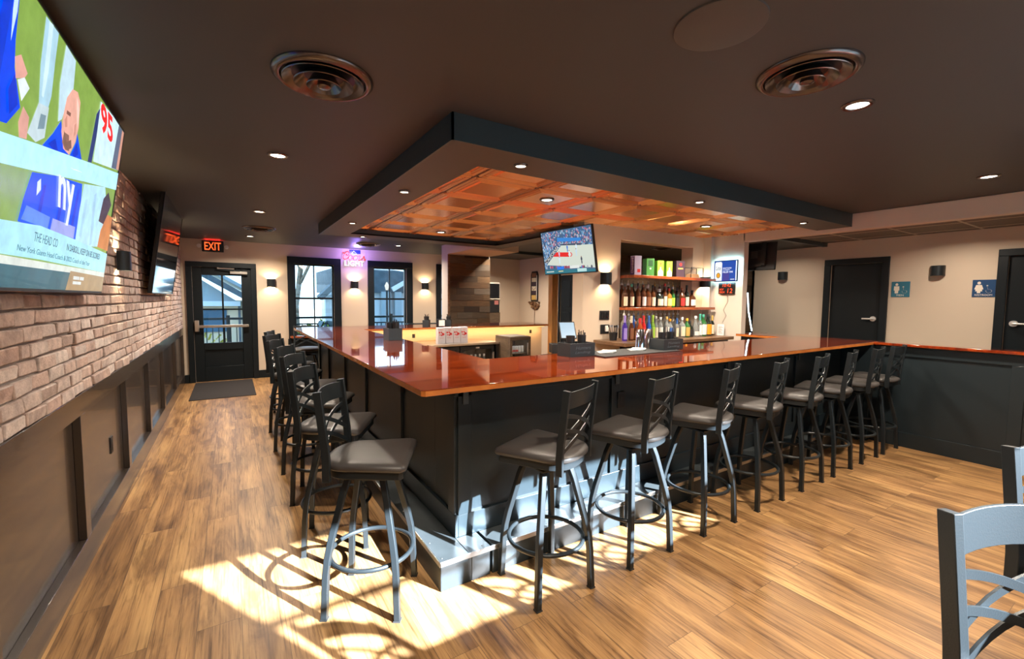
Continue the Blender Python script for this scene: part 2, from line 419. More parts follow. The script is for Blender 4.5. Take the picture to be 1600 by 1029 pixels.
# right side: corridor wall, bulkhead beam, half wall
wall_y('wall_right', XR, XR + .15, -.75, 5.2, 0, ZC, [(2.50, 3.13, 0, 2.12), (.60, 1.30, 0, 2.12)])
def rest_door(n, y0, y1, hinge_far, label):
    d = thing('door_%d' % n, label, 'door', (XR, (y0 + y1) / 2, 0)); d['kind'] = 'structure'
    h = (y1 - y0) / 2
    MB().box(-.03, 0, -h - .085, -h, 0, 2.12).box(-.03, 0, h, h + .085, 0, 2.12).box(-.03, 0, -h - .085, h + .085, 2.12, 2.20).build('casing', 'door_black', d, .004)
    MB().box(.02, .06, -h, h, 0, 2.12).build('leaf', 'door_black', d, .003)
    s = -1 if hinge_far else 1
    yk = s * (h - .075) 
    k = MB().cyl((0, yk, 1.325), .036, -.008, .02, axis='x').sweep([(-.012, yk, 1.325), (-.045, yk, 1.325), (-.05, yk - s * .02, 1.325), (-.05, yk - s * .115, 1.325)], .011, seg=10)
    k.v = [(x, y + yk if False else y, z) for x, y, z in k.v]
    o = k.build('lever_handle', 'lever_metal', d)
    return d
rest_door(2, 2.50, 3.13, True, 'black restroom door with the teal sign beside it')
rest_door(3, .60, 1.30, False, 'black restroom door at the edge of the picture beside the navy sign')
cc = struct(MB().box(6.30, XR, -.6, 3.2, 2.46, 2.50).build('ceiling_corridor', 'ceiling_tile', smooth=0))
mb = MB()
for y in (-.3, .31, .92, 1.53, 2.14, 2.75): mb.box(6.31, XR, y - .011, y + .011, 2.455, 2.461)
for x in (6.92, 7.53): mb.box(x - .011, x + .011, -.6, 3.2, 2.4555, 2.461)
mb.build('tile_grid', 'tile_grid', cc, smooth=0)
struct(bx('trim_2', 'soffit_black', (6.31, XR, 3.2, 3.26, 2.405, 2.595), smooth=0))
struct(bx('ceiling_corridor_far', 'ceiling_paint', (6.31, XR, 3.26, 4.4, 2.415, 2.46), smooth=0))
struct(bx('trim_3', 'white_trim', (6.19, 6.31, -.6, 3.62, 2.402, 2.595), bevel=.006))
hw_ = struct(bx('wall_half', 'black_satin', (6.115, 6.2, -.6, 1.99, 0, 1.085), smooth=0))
MB().box(6.10, 6.115, -.6, 1.99, 0, .16).box(6.10, 6.115, -.6, 1.99, .985, 1.085).box(6.10, 6.115, .86, .95, .16, .985).box(6.10, 6.115, -.3, -.2, .16, .985).build('panel_frame', 'black_satin', hw_, .002)
MB().box(6.055, 6.27, -.6, 1.99, 1.09, 1.12).build('wood_cap', 'bar_mahogany', hw_, .006)
# back bar wall with the bottle niche
wb = wall_x('wall_bar', 4.2, 4.4, 3.71, 6.13, 0, ZC, [(4.35, 5.87, .95, 2.355)])
struct(bx('wall_bar_return', 'white_trim', (6.13, 6.30, 4.08, 4.4, 0, ZC), smooth=0))
struct(bx('wall_bar_end', 'white_trim', (6.19, 6.30, 3.60, 4.08, 0, ZC), smooth=0))
# board clad walls behind the niche and at the corridor end
def boards_x(name, y, x0, x1, z0, z1, mat='plank_wall', hgt=.115, depth=.018):
    mb = MB(); z = z0
    while z < z1 - .005:
        x = x0 - random.random() * .5
        zt = min(z + hgt - .002, z1)
        while x < x1:
            ln = random.uniform(.3, .75)
            a = max(x, x0); b = min(x + ln, x1)
            if b - a > .02: mb.box(a, b - .0015, y - depth + random.uniform(-.005, .004), y, z, zt)
            x += ln
        z += hgt
    return mb.build(name, mat, smooth=0)
struct(boards_x('wall_niche', 7.25, 6.45, 10.1, 0, ZC))
struct(boards_x('wall_corridor_end', 4.36, 6.31, XR, 0, 2.42))
struct(bx('wall_corridor_backing', 'old_board', (6.31, XR, 4.36, 4.40, 0, 2.42), smooth=0))
wall_y('wall_far_right', 6.45, 6.6, 7.20, 10., 0, ZC, [(7.28, 8.08, 0, 2.12)])
struct(bx('wall_niche_side', 'cream_wall', (10.05, 10.2, 4.3, 7.3, 0, ZC), smooth=0))
struct(bx('wall_niche_front', 'cream_wall', (7.75, 10.2, 4.3, 4.4, 0, ZC), smooth=0))
d = thing('door_4', 'black six panel door glimpsed under the basketball screen', 'door', (6.45, 7.68, 0)); d['kind'] = 'structure'
mb = MB().box(.012, .05, -.40, .40, 0, 2.12)
for z0, z1 in ((.12, .62), (.74, 1.28), (1.40, 1.98)):
    for y0 in (-.31, .05): mb.box(.0, .014, y0, y0 + .26, z0, z1)
mb.build('leaf', 'door_black', d, .006)
MB().lathe([(.0, -.07), (.022, -.068), (.026, -.05), (.012, -.03), (.012, .012)], 14, (0, .335, 1.02), axis='x').build('knob', 'chrome', d)
MB().box(-.02, 0, -.49, -.40, 0, 2.2).box(-.02, 0, .40, .46, 0, 2.2).build('casing', 'door_black', d)

# dropped soffit round the bar and its copper tin ceiling
mb = MB()
X0, X1, Y0, Y1 = 1.064, 6.19, 2.313, 6.76
mb.box(X0, X1, Y0, Y0 + .012, ZS, ZC); mb.box(X0, X0 + .012, Y0, Y1, ZS, ZC); mb.box(X0, 3.75 + .3, Y1 - .012, Y1, ZS, ZC)
so = struct(mb.build('ceiling_soffit', 'soffit_black', smooth=0))
mb = MB()
mb.box(X0 + .012, X1, Y0 + .012, 2.68, ZS + .001, ZS + .02).box(X0 + .012, 1.42, 2.68, Y1 - .012, ZS + .001, ZS + .02).box(1.42, 4.05, 6.42, Y1 - .012, ZS + .001, ZS + .02).box(3.75, 4.05, 4.4, 6.42, ZS + .001, ZS + .02)
mb.build('soffit_underside', 'soffit_under', so, smooth=0)
MB().box(1.40, 1.42, 2.66, 6.44, ZS + .002, 2.56).box(1.42, 3.77, 6.42, 6.44, ZS + .002, 2.56).box(3.75, 3.77, 4.4, 6.44, ZS + .002, 2.56).box(1.42, 6.19, 2.66, 2.68, ZS + .002, 2.56).build('recess_edge', 'soffit_black', so, smooth=0)
ct = struct(bx('ceiling_copper', 'copper', (1.42, 3.75, 2.68, 6.42, 2.525, 2.55), smooth=0))
bx('copper_bay', 'copper', (3.75, 6.19, 2.68, 4.2, 2.525, 2.55), ct, smooth=0)
P = .6155
def in_L(x0, x1, y0, y1): return (x0 < 3.75 and y0 < 6.42) or (x0 < 6.19 and y0 < 4.2)
mb = MB(); sm = MB()
ix = 0
for i in range(-1, 8):
    for j in range(-1, 7):
        tx0, ty0 = 1.65 + i * P, 3.16 + j * P
        cx0, cx1 = max(tx0, 1.42), min(tx0 + P, 6.19); cy0, cy1 = max(ty0, 2.68), ty0 + P
        cy1 = min(cy1, 6.42 if cx0 < 3.7 else 4.2)
        if cx0 < 3.75 < cx1 and cy0 > 4.15: cx1 = 3.75
        if cx1 - cx0 < .03 or cy1 - cy0 < .03: continue
        if not (cx0 < 3.74 or cy0 < 4.19): continue
        # nested raised picture-frame mouldings with sloping sides
        for ins, wd, zz in ((.018, .022, .013), (.058, .022, .013)):
            a0, a1, b0, b1 = tx0 + ins, tx0 + P - ins, ty0 + ins, ty0 + P - ins
            for (u0, u1, v0, v1) in ((a0, a1, b0, b0 + wd), (a0, a1, b1 - wd, b1), (a0, a0 + wd, b0, b1), (a1 - wd, a1, b0, b1)):
                u0, u1, v0, v1 = max(u0, cx0), min(u1, cx1), max(v0, cy0), min(v1, cy1)
                if u1 - u0 > .008 and v1 - v0 > .008:
                    e = .008; zt, zb = 2.526, 2.525 - zz
                    mb.add([(u0, v0, zt), (u1, v0, zt), (u1, v1, zt), (u0, v1, zt), (u0 + e, v0 + e, zb), (u1 - e, v0 + e, zb), (u1 - e, v1 - e, zb), (u0 + e, v1 - e, zb)],
                           [(4, 5, 6, 7), (0, 1, 5, 4), (1, 2, 6, 5), (2, 3, 7, 6), (3, 0, 4, 7)])
        u0, u1, v0, v1 = max(tx0 + .105, cx0), min(tx0 + P - .105, cx1), max(ty0 + .105, cy0), min(ty0 + P - .105, cy1)
        if u1 - u0 > .03 and v1 - v0 > .03:
            e = .012
            mb.add([(u0, v0, 2.526), (u1, v0, 2.526), (u1, v1, 2.526), (u0, v1, 2.526), (u0 + e, v0 + e, 2.516), (u1 - e, v0 + e, 2.516), (u1 - e, v1 - e, 2.516), (u0 + e, v1 - e, 2.516)],
                   [(4, 5, 6, 7), (0, 1, 5, 4), (1, 2, 6, 5), (2, 3, 7, 6), (3, 0, 4, 7)])
        if tx0 > 1.42: sm.box(tx0 - .005, tx0 + .005, cy0, cy1, 2.519, 2.526)
        if ty0 > 2.68: sm.box(cx0, cx1, ty0 - .005, ty0 + .005, 2.519, 2.526)
mb.build('pressed_moulding', 'copper', ct, smooth=25)
sm.build('tile_seam', 'copper_dark', ct, smooth=0)

# board clad column with its header beam
cl = struct(bx('wall_column', 'white_trim', (3.50, 4.42, 7.82, 8.10, 0, ZC), smooth=0))
o = boards_x('board_face', 7.82, 3.54, 4.42, 0, 2.40, hgt=.118); o.parent = cl
bx('corner_board', 'old_board', (3.50, 3.54, 7.795, 7.82, 0, 2.40), cl, smooth=0)
struct(bx('trim_4', 'white_trim', (3.50, 4.42, 6.76, 7.82, 2.41, ZC), smooth=0))
struct(bx('trim_5', 'soffit_black', (4.42, 6.45, 8.05, 8.10, 2.535, ZC), smooth=0))
struct(bx('trim_6', 'timber', (4.83, 4.96, 6.28, 6.40, 0, ZC), bevel=.006))

# unseen blocks above and beside the room, added to shade the street
struct(bx('roof', 'ext_white', (-.95, 10.2, -.75, 10.02, ZC + .14, 8.4), smooth=0))
struct(bx('added_shade_block', 'ext_white', (10.25, 26, -.75, 10.0, -.6, 8.4), smooth=0))  # unseen neighbour mass added to keep sun off the right-hand houses

# ------------------------------------------------------------------ the bar
ZB = 1.12
bar = thing('bar_counter', 'U-shaped bar with glossy red mahogany top and black panelled front', 'bar', (.758, 1.989, 0))
BO = Vector((.758, 1.989, 0))
def loc(mb): return mb.tf(Matrix.Translation(-BO))
outer = [(.775, 1.989), (6.26, 1.989), (6.26, 3.44), (5.80, 3.44), (5.80, 2.84), (1.57, 2.84), (1.57, 6.38), (4.83, 6.38), (4.83, 7.20), (.85, 7.20), (.79, 7.17), (.758, 7.10), (.758, 2.006)]
loc(MB().prism(outer, ZB - .004, ZB)).build('bar_top', 'bar_mahogany', bar, .0015, smooth=20)
loc(MB().prism(outer, ZB - .030, ZB - .004)).build('bar_edge', 'bar_edge', bar, smooth=20)
mb = MB()
mb.box(1.083, 6.115, 2.29, 2.62, .0, 1.09).box(1.083, 1.42, 2.62, 7.0, 0, 1.09).box(1.42, 4.80, 6.56, 6.95, 0, 1.09).box(6.03, 6.2, 1.995, 2.29, 0, 1.09).box(5.86, 6.2, 2.62, 3.40, 0, 1.09)
loc(mb).build('bar_body', 'black_satin', bar, .002)
mb = MB()
for x in (1.083, 2.30, 3.70, 4.95): mb.box(x, x + .085, 2.272, 2.29, .30, 1.09)
mb.box(1.083, 5.86, 2.272, 2.29, .168, .30).box(1.083, 5.86, 2.272, 2.29, 1.0, 1.09)
for y in (2.29, 3.24, 4.30, 5.22, 6.2, 6.9): mb.box(1.063, 1.083, y, y + .085, .30, 1.09)
mb.box(1.063, 1.083, 2.272, 7.0, .168, .30).box(1.063, 1.083, 2.272, 7.0, 1.0, 1.09)
loc(mb).build('panel_frame', 'black_satin', bar, .002)
loc(MB().box(1.42, 1.43, 2.62, 6.56, 0, 1.09).box(1.42, 4.80, 6.545, 6.56, 0, 1.09).box(1.42, 5.86, 2.62, 2.63, 0, 1.09)).build('inner_lining', 'cream_wall', bar, smooth=0)
for x in (1.11, 2.33, 3.72, 4.98):
    loc(MB().box(x, x + .035, 2.262, 2.272, .955, 1.088).box(x, x + .035, 2.06, 2.272, 1.080, 1.089)).build('bracket', 'kick_steel', bar, .002)
for y in (3.26, 4.33, 5.25, 6.23):
    loc(MB().box(1.050, 1.063, y, y + .035, .955, 1.088).box(.84, 1.063, y, y + .035, 1.080, 1.089)).build('bracket', 'black_metal', bar, .002)
# foot step
mb = MB().box(.898, 1.083, 2.101, 7.0, 0, .160).box(1.083, 1.20, 2.101, 2.29, 0, .160).box(1.215, 5.86, 2.101, 2.29, 0, .160)
loc(mb).build('foot_step', 'black_satin', bar, .003)
mb = MB().box(.893, 1.063, 2.096, 7.0, .160, .169).box(1.063, 1.20, 2.096, 2.272, .160, .169).box(1.215, 5.86, 2.096, 2.272, .160, .169)
loc(mb).build('step_tread', 'kick_steel', bar, .003)
loc(MB().box(.890, .899, 2.093, 7.0, .140, .1685).box(.890, 5.86, 2.093, 2.102, .140, .1685)).build('step_nosing', 'steel', bar, .002)
for x, y in [(.915, 2.125), (.915, 2.30), (.915, 2.52), (.915, 2.75), (1.16, 2.125), (1.30, 2.125), (1.62, 2.125), (1.95, 2.125)]:
    loc(MB().lathe([(.0045, .169), (.003, .1715), (0, .172)], 8, (x, y, 0))).build('screw', 'steel', bar)
loc(MB().box(2.355, 2.43, 2.262, 2.29, .775, .895).box(2.37, 2.395 + .02, 2.258, 2.262, .80, .87)).build('outlet_plate', 'black_plastic', bar, .003)
loc(MB().box(1.05, 1.083, 3.20, 3.265, .86, .98)).build('outlet_plate', 'black_plastic', bar, .003)
loc(MB().box(1.6, 4.75, 6.40, 6.42, 1.078, 1.088)).build('light_strip', em('strip_warm', (1, .55, .2), 1.5), bar, smooth=0)

# ------------------------------------------------------------------ bar stools
def rail_curve(w, sag, z, n=9, y0=0.):
    return [(-w/2 + w * i / (n - 1), y0 - sag * (1 - (2 * i / (n - 1) - 1) ** 2), z) for i in range(n)]
def back_parts(parent, zlow, ztop, ybot, ytop, w, rz=0.):
    """two bent posts, a curved top rail and an X of paired curved slats; returns parts"""
    def yat(z):
        t = max(0, (z - zlow - .12) / (ztop - zlow - .12)); return ybot + (ytop - ybot) * t
    out = []
    for s in (-1, 1):
        zs = [zlow, zlow + .1, zlow + .16, zlow + .24, ztop]
        o = MB().sweep([(s * w / 2, yat(z), z) for z in zs], .022, .036, (1, 0, 0)).build('back_post', 'black_metal', parent, .002); out.append(o)
    zr = ztop - .055; wi = w - .02
    pts = [[], []]
    mb = MB(); n = 11
    for k in range(n):
        u = -1 + 2 * k / (n - 1); x = u * wi / 2; dy = -.032 * (1 - u * u)
        for z in (zr - .043, zr + .043):
            pass
        pts[0].append((x, dy))
    # top rail as a curved plate
    for k in range(n):
        x, dy = pts[0][k]
        ya, yb = yat(zr - .043) + dy, yat(zr + .043) + dy
        crown = .008 * (1 - (x / (wi / 2)) ** 2)
        mb.v += [(x, ya - .004, zr - .043 + crown), (x, ya + .004, zr - .043 + crown), (x, yb + .004, zr + .043 + crown), (x, yb - .004, zr + .043 + crown)]
    for k in range(n - 1):
        for a in range(4): mb.f.append([k * 4 + a, k * 4 + (a + 1) % 4, k * 4 + 4 + (a + 1) % 4, k * 4 + 4 + a]); mb.mi.append(0)
    mb.f += [[3, 2, 1, 0], [(n - 1) * 4 + a for a in range(4)]]; mb.mi += [0, 0]
    out.append(mb.build('top_rail', 'black_metal', parent, .0015))
    # crossed slats: two arcs rising each way
    span = ztop - zlow
    for s in (-1, 1):
        for off in (0., .075):
            p = []
            for k in range(11):
                u = -1 + 2 * k / 10; z = zlow + span * .375 + off + .065 * u + .02 * (u * u - 1) * -1
                p.append((s * u * wi / 2, yat(z) - .024 * (1 - u * u) + (.004 * s), z))
            out.append(MB().sweep(p, .020, .006, (0, 0, 1)).build('cross_slat', 'black_metal', parent))
    for o in out: o.rotation_euler.z = rz
    return out
def seat_outline(grow=0.):
    """straight wide front, sides running in to a round back"""
    p = []
    wf, yf, ys = .215 + grow, .205 + grow, -.03
    p.append((wf - .02, yf)); p.append((-wf + .02, yf)); p.append((-wf, yf - .02))
    rb = .188 + grow
    for k in range(17):
        a = PI + PI * .0 + (PI) * k / 16
        ca, sa = math.cos(a), math.sin(a); p.append((math.copysign(abs(ca) ** .75, ca) * rb, ys - (.175 + grow) * abs(sa) ** .75))
    p.append((wf, yf - .02))
    return p
def loft(rings):
    mb = MB(); m = len(rings[0])
    for r in rings: mb.v += r
    for i in range(len(rings) - 1):
        for k in range(m): mb.f.append([i * m + k, i * m + (k + 1) % m, (i + 1) * m + (k + 1) % m, (i + 1) * m + k]); mb.mi.append(0)
    mb.f.append(list(range(m - 1, -1, -1))); mb.f.append([(len(rings) - 1) * m + k for k in range(m)]); mb.mi += [0, 0]
    return mb
def scaled(poly, s, z, dy=0.): return [(x * s, (y - .015) * s + .015 + dy, z) for x, y in poly]
def make_stool():
    t = thing('bar_stool', 'x', 'bar stool', (0, 0, 0))
    for sx, sy in ((1, 1), (-1, 1), (-1, -1), (1, -1)):
        pts = [(sx * .085, sy * .085, .672), (sx * .105, sy * .105, .60), (sx * .150, sy * .150, .38), (sx * .163, sy * .163, .30), (sx * .170, sy * .170, .22), (sx * .178, sy * .178, .004)]
        l = MB().sweep(pts, .030, .030, (1, 0, 0)).build('leg', 'black_metal', t, .003)
        MB().box(sx * .178 - .017, sx * .178 + .017, sy * .178 - .017, sy * .178 + .017, 0, .006).build('foot_cap', 'dark_rubber', l)
    MB().sweep([(.205 * math.cos(2 * PI * k / 40), .205 * math.sin(2 * PI * k / 40), .262) for k in range(40)], .0115, seg=10, closed=True).build('foot_ring', 'black_metal', t)
    MB().box(-.105, .105, -.105, .105, .664, .676).box(-.1, .1, -.09, .09, .690, .702).cyl((0, 0, 0), .05, .676, .690).build('swivel_plate', 'black_metal', t, .002)
    ol = seat_outline()
    st = loft([scaled(ol, .94, .700), scaled(ol, .94, .738)]).build('seat_frame', 'black_metal', t, .002)
    cu = loft([scaled(ol, .97, .738), scaled(ol, 1.02, .746), scaled(ol, 1.03, .757), scaled(ol, 1.0, .770), scaled(ol, .90, .781), scaled(ol, .70, .787), scaled(ol, .35, .789)]).build('seat_cushion', 'seat_vinyl', t, smooth=60)
    back_parts(t, .690, 1.120, -.165, -.20, .352)
    return t
def place_stool(src, x, y, base, swivel, label, group):
    t = src if src.get('label') == 'x' else copy_tree(src)
    t.location = (x, y, 0); t.rotation_euler.z = R(base); t['label'] = label; t['group'] = group
    for ch in t.children:
        if ch.name.split('.')[0] in ('seat_frame', 'seat_cushion', 'back_post', 'top_rail', 'cross_slat'): ch.rotation_euler.z = R(swivel)
    return t
st0 = make_stool()
ORD = ['first', 'second', 'third', 'fourth', 'fifth', 'sixth', 'seventh', 'eighth']
RX = [1.435, 2.095, 2.79, 3.445, 4.11, 4.685, 5.285, 5.81]; RSW = [25, 17, 20, 16, 12, 13, 8, 2]
first = st0
for i, x in enumerate(RX):
    lab = 'black metal bar stool, %s along the front of the bar from its sunlit corner' % ORD[i]
    if i == 7: lab = 'black metal bar stool at the right end of the bar, against the half wall'
    place_stool(st0, x, 1.893, 0, RSW[i], lab, 'bar stools along the front of the bar')
LS = [(.585, 2.265, -33, -85), (.545, 2.96, -15, -104), (.57, 3.72, -18, -102), (.575, 4.40, -20, -98), (.555, 5.12, -15, -101), (.57, 5.84, -20, -100), (.60, 6.50, -10, -98)]
for i, (x, y, b, s) in enumerate(LS):
    lab = 'black metal aisle bar stool, %s from the bar corner towards the exit door' % ORD[i]
    if i == 0: lab = 'black metal bar stool standing in the sun patch, nearest of the aisle row'
    place_stool(st0, x, y, b, s, lab, 'bar stools along the aisle side of the bar')
place_stool(st0, 1.0, 7.55, 0, 178, 'black metal bar stool behind the far end of the bar under the window', 'bar stools at the far side of the bar')

# window stools at the lower right, drawn up to the ledge under the daylight windows
for k, (x, y, lab) in enumerate([(1.337, .01, 'nearer black bar stool at the lower right, its back lit blue'), (2.086, .045, 'black bar stool behind the lower right one, one back post showing'),
                                 (2.77, .06, 'third black bar stool of the window row, past the right edge'), (3.50, .06, 'fourth black bar stool of the window row, past the right edge')]):
    place_stool(st0, x, y, 0, 152 if k < 2 else 165, lab, 'bar stools at the window ledge')
t = thing('window_ledge', 'long wood drinks ledge under the daylight windows behind the camera', 'ledge', (3.0, -.6, 1.07))
MB().box(-1.4, 1.4, .002, .45, 0, .032).build('board', 'bar_mahogany', t, .005)
for x in (-1.2, 0, 1.2): MB().box(x, x + .03, .002, .30, -.03, 0).box(x, x + .03, .002, .032, -.25, -.03).build('bracket', 'black_metal', t)

# ------------------------------------------------------------------ lights and ceiling fittings
WARM = (1.0, .86, .70)
def lamp(kind, name, loc, energy, color, parent=None, **k):
    l = bpy.data.lights.new(name, kind); l.energy = energy; l.color = color
    for a, v in k.items(): setattr(l, a, v)
    o = bpy.data.objects.new(name, l); COL.objects.link(o); o.location = loc
    if parent is not None: o.parent = parent
    return o
em('lens_warm', (1.0, .86, .68), 9)
em('lens_dim', (1.0, .84, .62), 5)
def make_downlight(r):
    t = thing('ceiling_downlight', 'x', 'ceiling light')
    MB().lathe([(r * .78, -.004), (r * .82, -.010), (r * 1.02, -.011), (r * 1.15, -.004), (r * 1.16, .0)], 28).build('trim_ring', 'vent_bronze', t)
    MB().lathe([(0, -.005), (r * .80, -.005), (r * .80, -.001)], 24).build('lens', 'lens_warm', t)
    return t
DL = {'c': make_downlight(.062), 's': None}
DL['s'] = make_downlight(.042)
used = set()
def downlight(kind, x, y, z, label, power, group):
    t = DL[kind] if kind not in used else copy_tree(DL[kind]); used.add(kind)
    t.location = (x, y, z); t['label'] = label; t['group'] = group
    if power: lamp('AREA', 'downlight_lamp', (0, 0, -.02), power, WARM, t, shape='DISK', size=.10, spread=R(150))
    return t
PW = 26
for x, y, lab, p in [(.319, 3.708, 'recessed ceiling downlight over the aisle, in front of the left big vent', PW),
                     (.320, 6.226, 'recessed ceiling downlight over the aisle, second from the camera', PW),
                     (.305, 8.811, 'recessed ceiling downlight just in front of the exit door', PW * .8),
                     (2.805, 8.60, 'recessed ceiling downlight to the right of the neon sign', PW * .8),
                     (4.60, 7.45, 'recessed ceiling downlight by the top of the plank column', PW * .2),
                     (5.109, 8.443, 'recessed ceiling downlight in front of the far cream corner', PW * .8),
                     (2.806, 1.056, 'bright recessed ceiling downlight beside the right big vent', PW),
                     (5.249, 1.032, 'recessed ceiling downlight near the white beam at the right', PW),
                     (.55, .35, 'recessed ceiling downlight above the camera', PW),
                     (8.4, 6.2, 'ceiling downlight added to light the room behind the bottle niche', PW * .5)]:  # last downlight is added to give the niche room its brown light
    downlight('c', x, y, ZC, lab, p, 'downlights in the dark ceiling')
for x, y, lab in [(2.58, 3.46, 'small downlight in the copper ceiling nearest the bar corner'), (5.16, 3.52, 'small downlight in the copper ceiling near the beer sign'), (2.575, 5.98, 'small downlight at the far end of the copper ceiling')]:
    downlight('c', x, y, 2.515, lab, PW * .8, 'downlights in the copper ceiling')
for x, y, lab in [(1.24, 3.635, 'small downlight under the soffit strip on the aisle side, nearer one'), (1.237, 5.48, 'small downlight under the soffit strip on the aisle side, farther one'), (1.645, 2.50, 'small downlight under the front soffit strip, near its corner'), (3.56, 2.50, 'small downlight in the middle of the front soffit strip'), (5.44, 2.50, 'small downlight at the right end of the front soffit strip'), (1.63, 6.60, 'small downlight under the far soffit strip')]:
    downlight('s', x, y, ZS, lab, PW * .45, 'downlights in the soffit round the bar')
l_ = lamp('AREA', 'under_bar_lamp', (3.2, 6.405, 1.073), 11, (1.0, .58, .22), shape='RECTANGLE', size=3.1, size_y=.02); l_.rotation_euler = (R(40), 0, 0)
# unseen middle of the corridor
lamp('AREA', 'corridor_lamp', (7.0, 1.6, 2.45), 16, WARM, shape='DISK', size=.15, spread=R(160))
lamp('AREA', 'corridor_lamp', (7.0, 3.7, 2.40), 9, WARM, shape='DISK', size=.15, spread=R(160))
def make_vent(r, seg=48):
    t = thing('ceiling_vent', 'x', 'vent')
    MB().lathe([(r * .80, .0), (r * .84, -.022), (r * .90, -.026), (r, -.010), (r * 1.005, 0)], seg).build('outer_ring', 'vent_bronze', t, smooth=60)
    for k, (a, b, z) in enumerate(((.80, .60, -.030), (.58, .38, -.040), (.34, .20, -.048))):
        MB().lathe([(r * b, .008 + z * .2), (r * (a * .6 + b * .4), z * .55), (r * a, z), (r * (a + .012), z + .003), (r * (a * .6 + b * .4), z * .55 + .006), (r * b, .012)], seg).build('cone_ring', 'vent_bronze', t, smooth=60)
    MB().lathe([(0, -.052), (r * .10, -.052), (r * .14, -.046), (r * .12, -.02), (0, -.018)], 24).build('centre_cap', 'vent_bronze', t, smooth=60)
    MB().lathe([(0, -.001), (r * .82, -.001), (r * .82, 0)], 32).build('duct_opening', 'black_plastic', t)
    return t
v0 = make_vent(.222); v0.location = (.40, 2.30, ZC); v0['label'] = 'large round bronze ceiling vent above the aisle'; v0['group'] = 'round ceiling vents'
for x, y, sc, lab in [(2.24, 1.045, .93, 'large round bronze ceiling vent beside the bright downlight at the right'), (.389, 7.708, 1, 'round bronze ceiling vent far down the aisle near the exit'), (2.25, 8.70, 1, 'round ceiling vent tinted by the neon sign below it'), (7.2, 5.85, .9, 'dark ceiling vent seen through the bottle niche')]:
    v = copy_tree(v0); v.location = (x, y, ZC); v.scale = (sc,) * 3; v['label'] = lab
t = thing('ceiling_speaker', 'round flush dark ceiling speaker near the top of the picture', 'speaker', (1.585, 1.055, ZC))
MB().lathe([(0, -.006), (.150, -.006), (.155, -.004)], 48).build('grille', pm('speaker_cloth', (.030, .031, .031), rough=.8), t); MB().lathe([(.155, -.008), (.163, -.006), (.165, 0), (.155, 0)], 48).build('rim', 'soffit_under', t)
# sconces
em('sconce_glow', (1.0, .78, .48), 14)
def make_sconce(lit=True, w=.075, h=.155):
    t = thing('wall_sconce', 'x', 'wall light')
    MB().lathe([(w, -h / 2), (w, h / 2), (w - .006, h / 2), (w - .006, -h / 2), (w, -h / 2)], 20, (0, -.022, 0), PI, 2 * PI).box(-w, -w + .006, -.022, 0, -h / 2, h / 2).box(w - .006, w, -.022, 0, -h / 2, h / 2).build('shade', 'black_metal', t)
    MB().box(-w * .7, w * .7, -.006, 0, -h * .35, h * .35).build('back_plate', 'black_metal', t)
    if lit:
        MB().cyl((0, -.045, 0), .026, -.02, .02, 16).build('lamp_bulb', 'sconce_glow', t)
        for s in (-1, 1):
            l = lamp('SPOT', 'sconce_lamp', (0, -.050, s * .045), 13, (1.0, .74, .44), t, spot_size=R(150), spot_blend=.7, shadow_soft_size=.025)
            l.rotation_euler = (PI if s > 0 else 0, 0, 0)
    return t
sc = make_sconce(); first_s = [True]
def sconce(src, loc, rz, label, group='lit wall sconces'):
    t = src if src['label'] == 'x' else copy_tree(src)
    t.location = loc; t.rotation_euler.z = rz; t['label'] = label; t['group'] = group
    if abs(rz - PI / 2) < .01: t.scale = (.82, .8, .95)
    return t
sconce(sc, (.67, YF, 1.835), 0, 'lit black up-down sconce between exit door and first window')
sconce(sc, (2.235, YF, 1.838), 0, 'lit black up-down sconce under the neon sign')
sconce(sc, (3.815, YF, 1.845), 0, 'lit black up-down sconce right of the second far window')
sconce(sc, (4.075, 4.2, 1.835), 0, 'lit black up-down sconce left of the bottle shelves')
sconce(sc, (6.13, 4.14, 1.845), -PI / 2, 'lit black up-down sconce in the corner right of the bottle shelves')
sconce(sc, (XW + .012, 4.52, 1.83), PI / 2, 'lit black sconce on brick between the two big screens')
sconce(sc, (XW + .012, 7.75, 1.84), PI / 2, 'lit black sconce on brick behind the smaller left screen')
sd = make_sconce(False, .07, .13)
sconce(sd, (XR, 3.823, 1.985), -PI / 2, 'small unlit black sconce left of the first restroom door', 'unlit sconces')
sconce(sd, (XR, 1.915, 1.975), -PI / 2, 'small unlit black sconce on the wall between the two restroom signs', 'unlit sconces')
# exit sign
t = thing('exit_sign', 'red illuminated exit sign with two small emergency lamps above the door', 'sign', (-.25, YF, 2.475))
MB().box(-.165, .165, -.05, 0, -.10, .10).build('housing', 'black_plastic', t, .008)
text_mb('EXIT', .25, .14, .002, bold=.012).tf(FACE_S((0, -.0515, 0))).build('lettering', em('exit_red', (1.0, .10, .02), 1.8), t, smooth=0)
for s in (-1, 1):
    h = MB().lathe([(0, -.045), (.032, -.04), (.036, -.02), (.026, .01), (0, .014)], 18, axis='y').tf(Matrix.Translation((s * .205, -.04, -.005))).build('emergency_lamp', 'paper', t)
    MB().box(s * .16, s * .20, -.035, -.02, -.012, .006).build('lamp_arm', 'black_plastic', t)
lamp('AREA', 'exit_lamp', (0, -.06, .10), .9, (1, .03, .02), t, shape='RECTANGLE', size=.25, size_y=.06).rotation_euler = (PI, 0, 0)
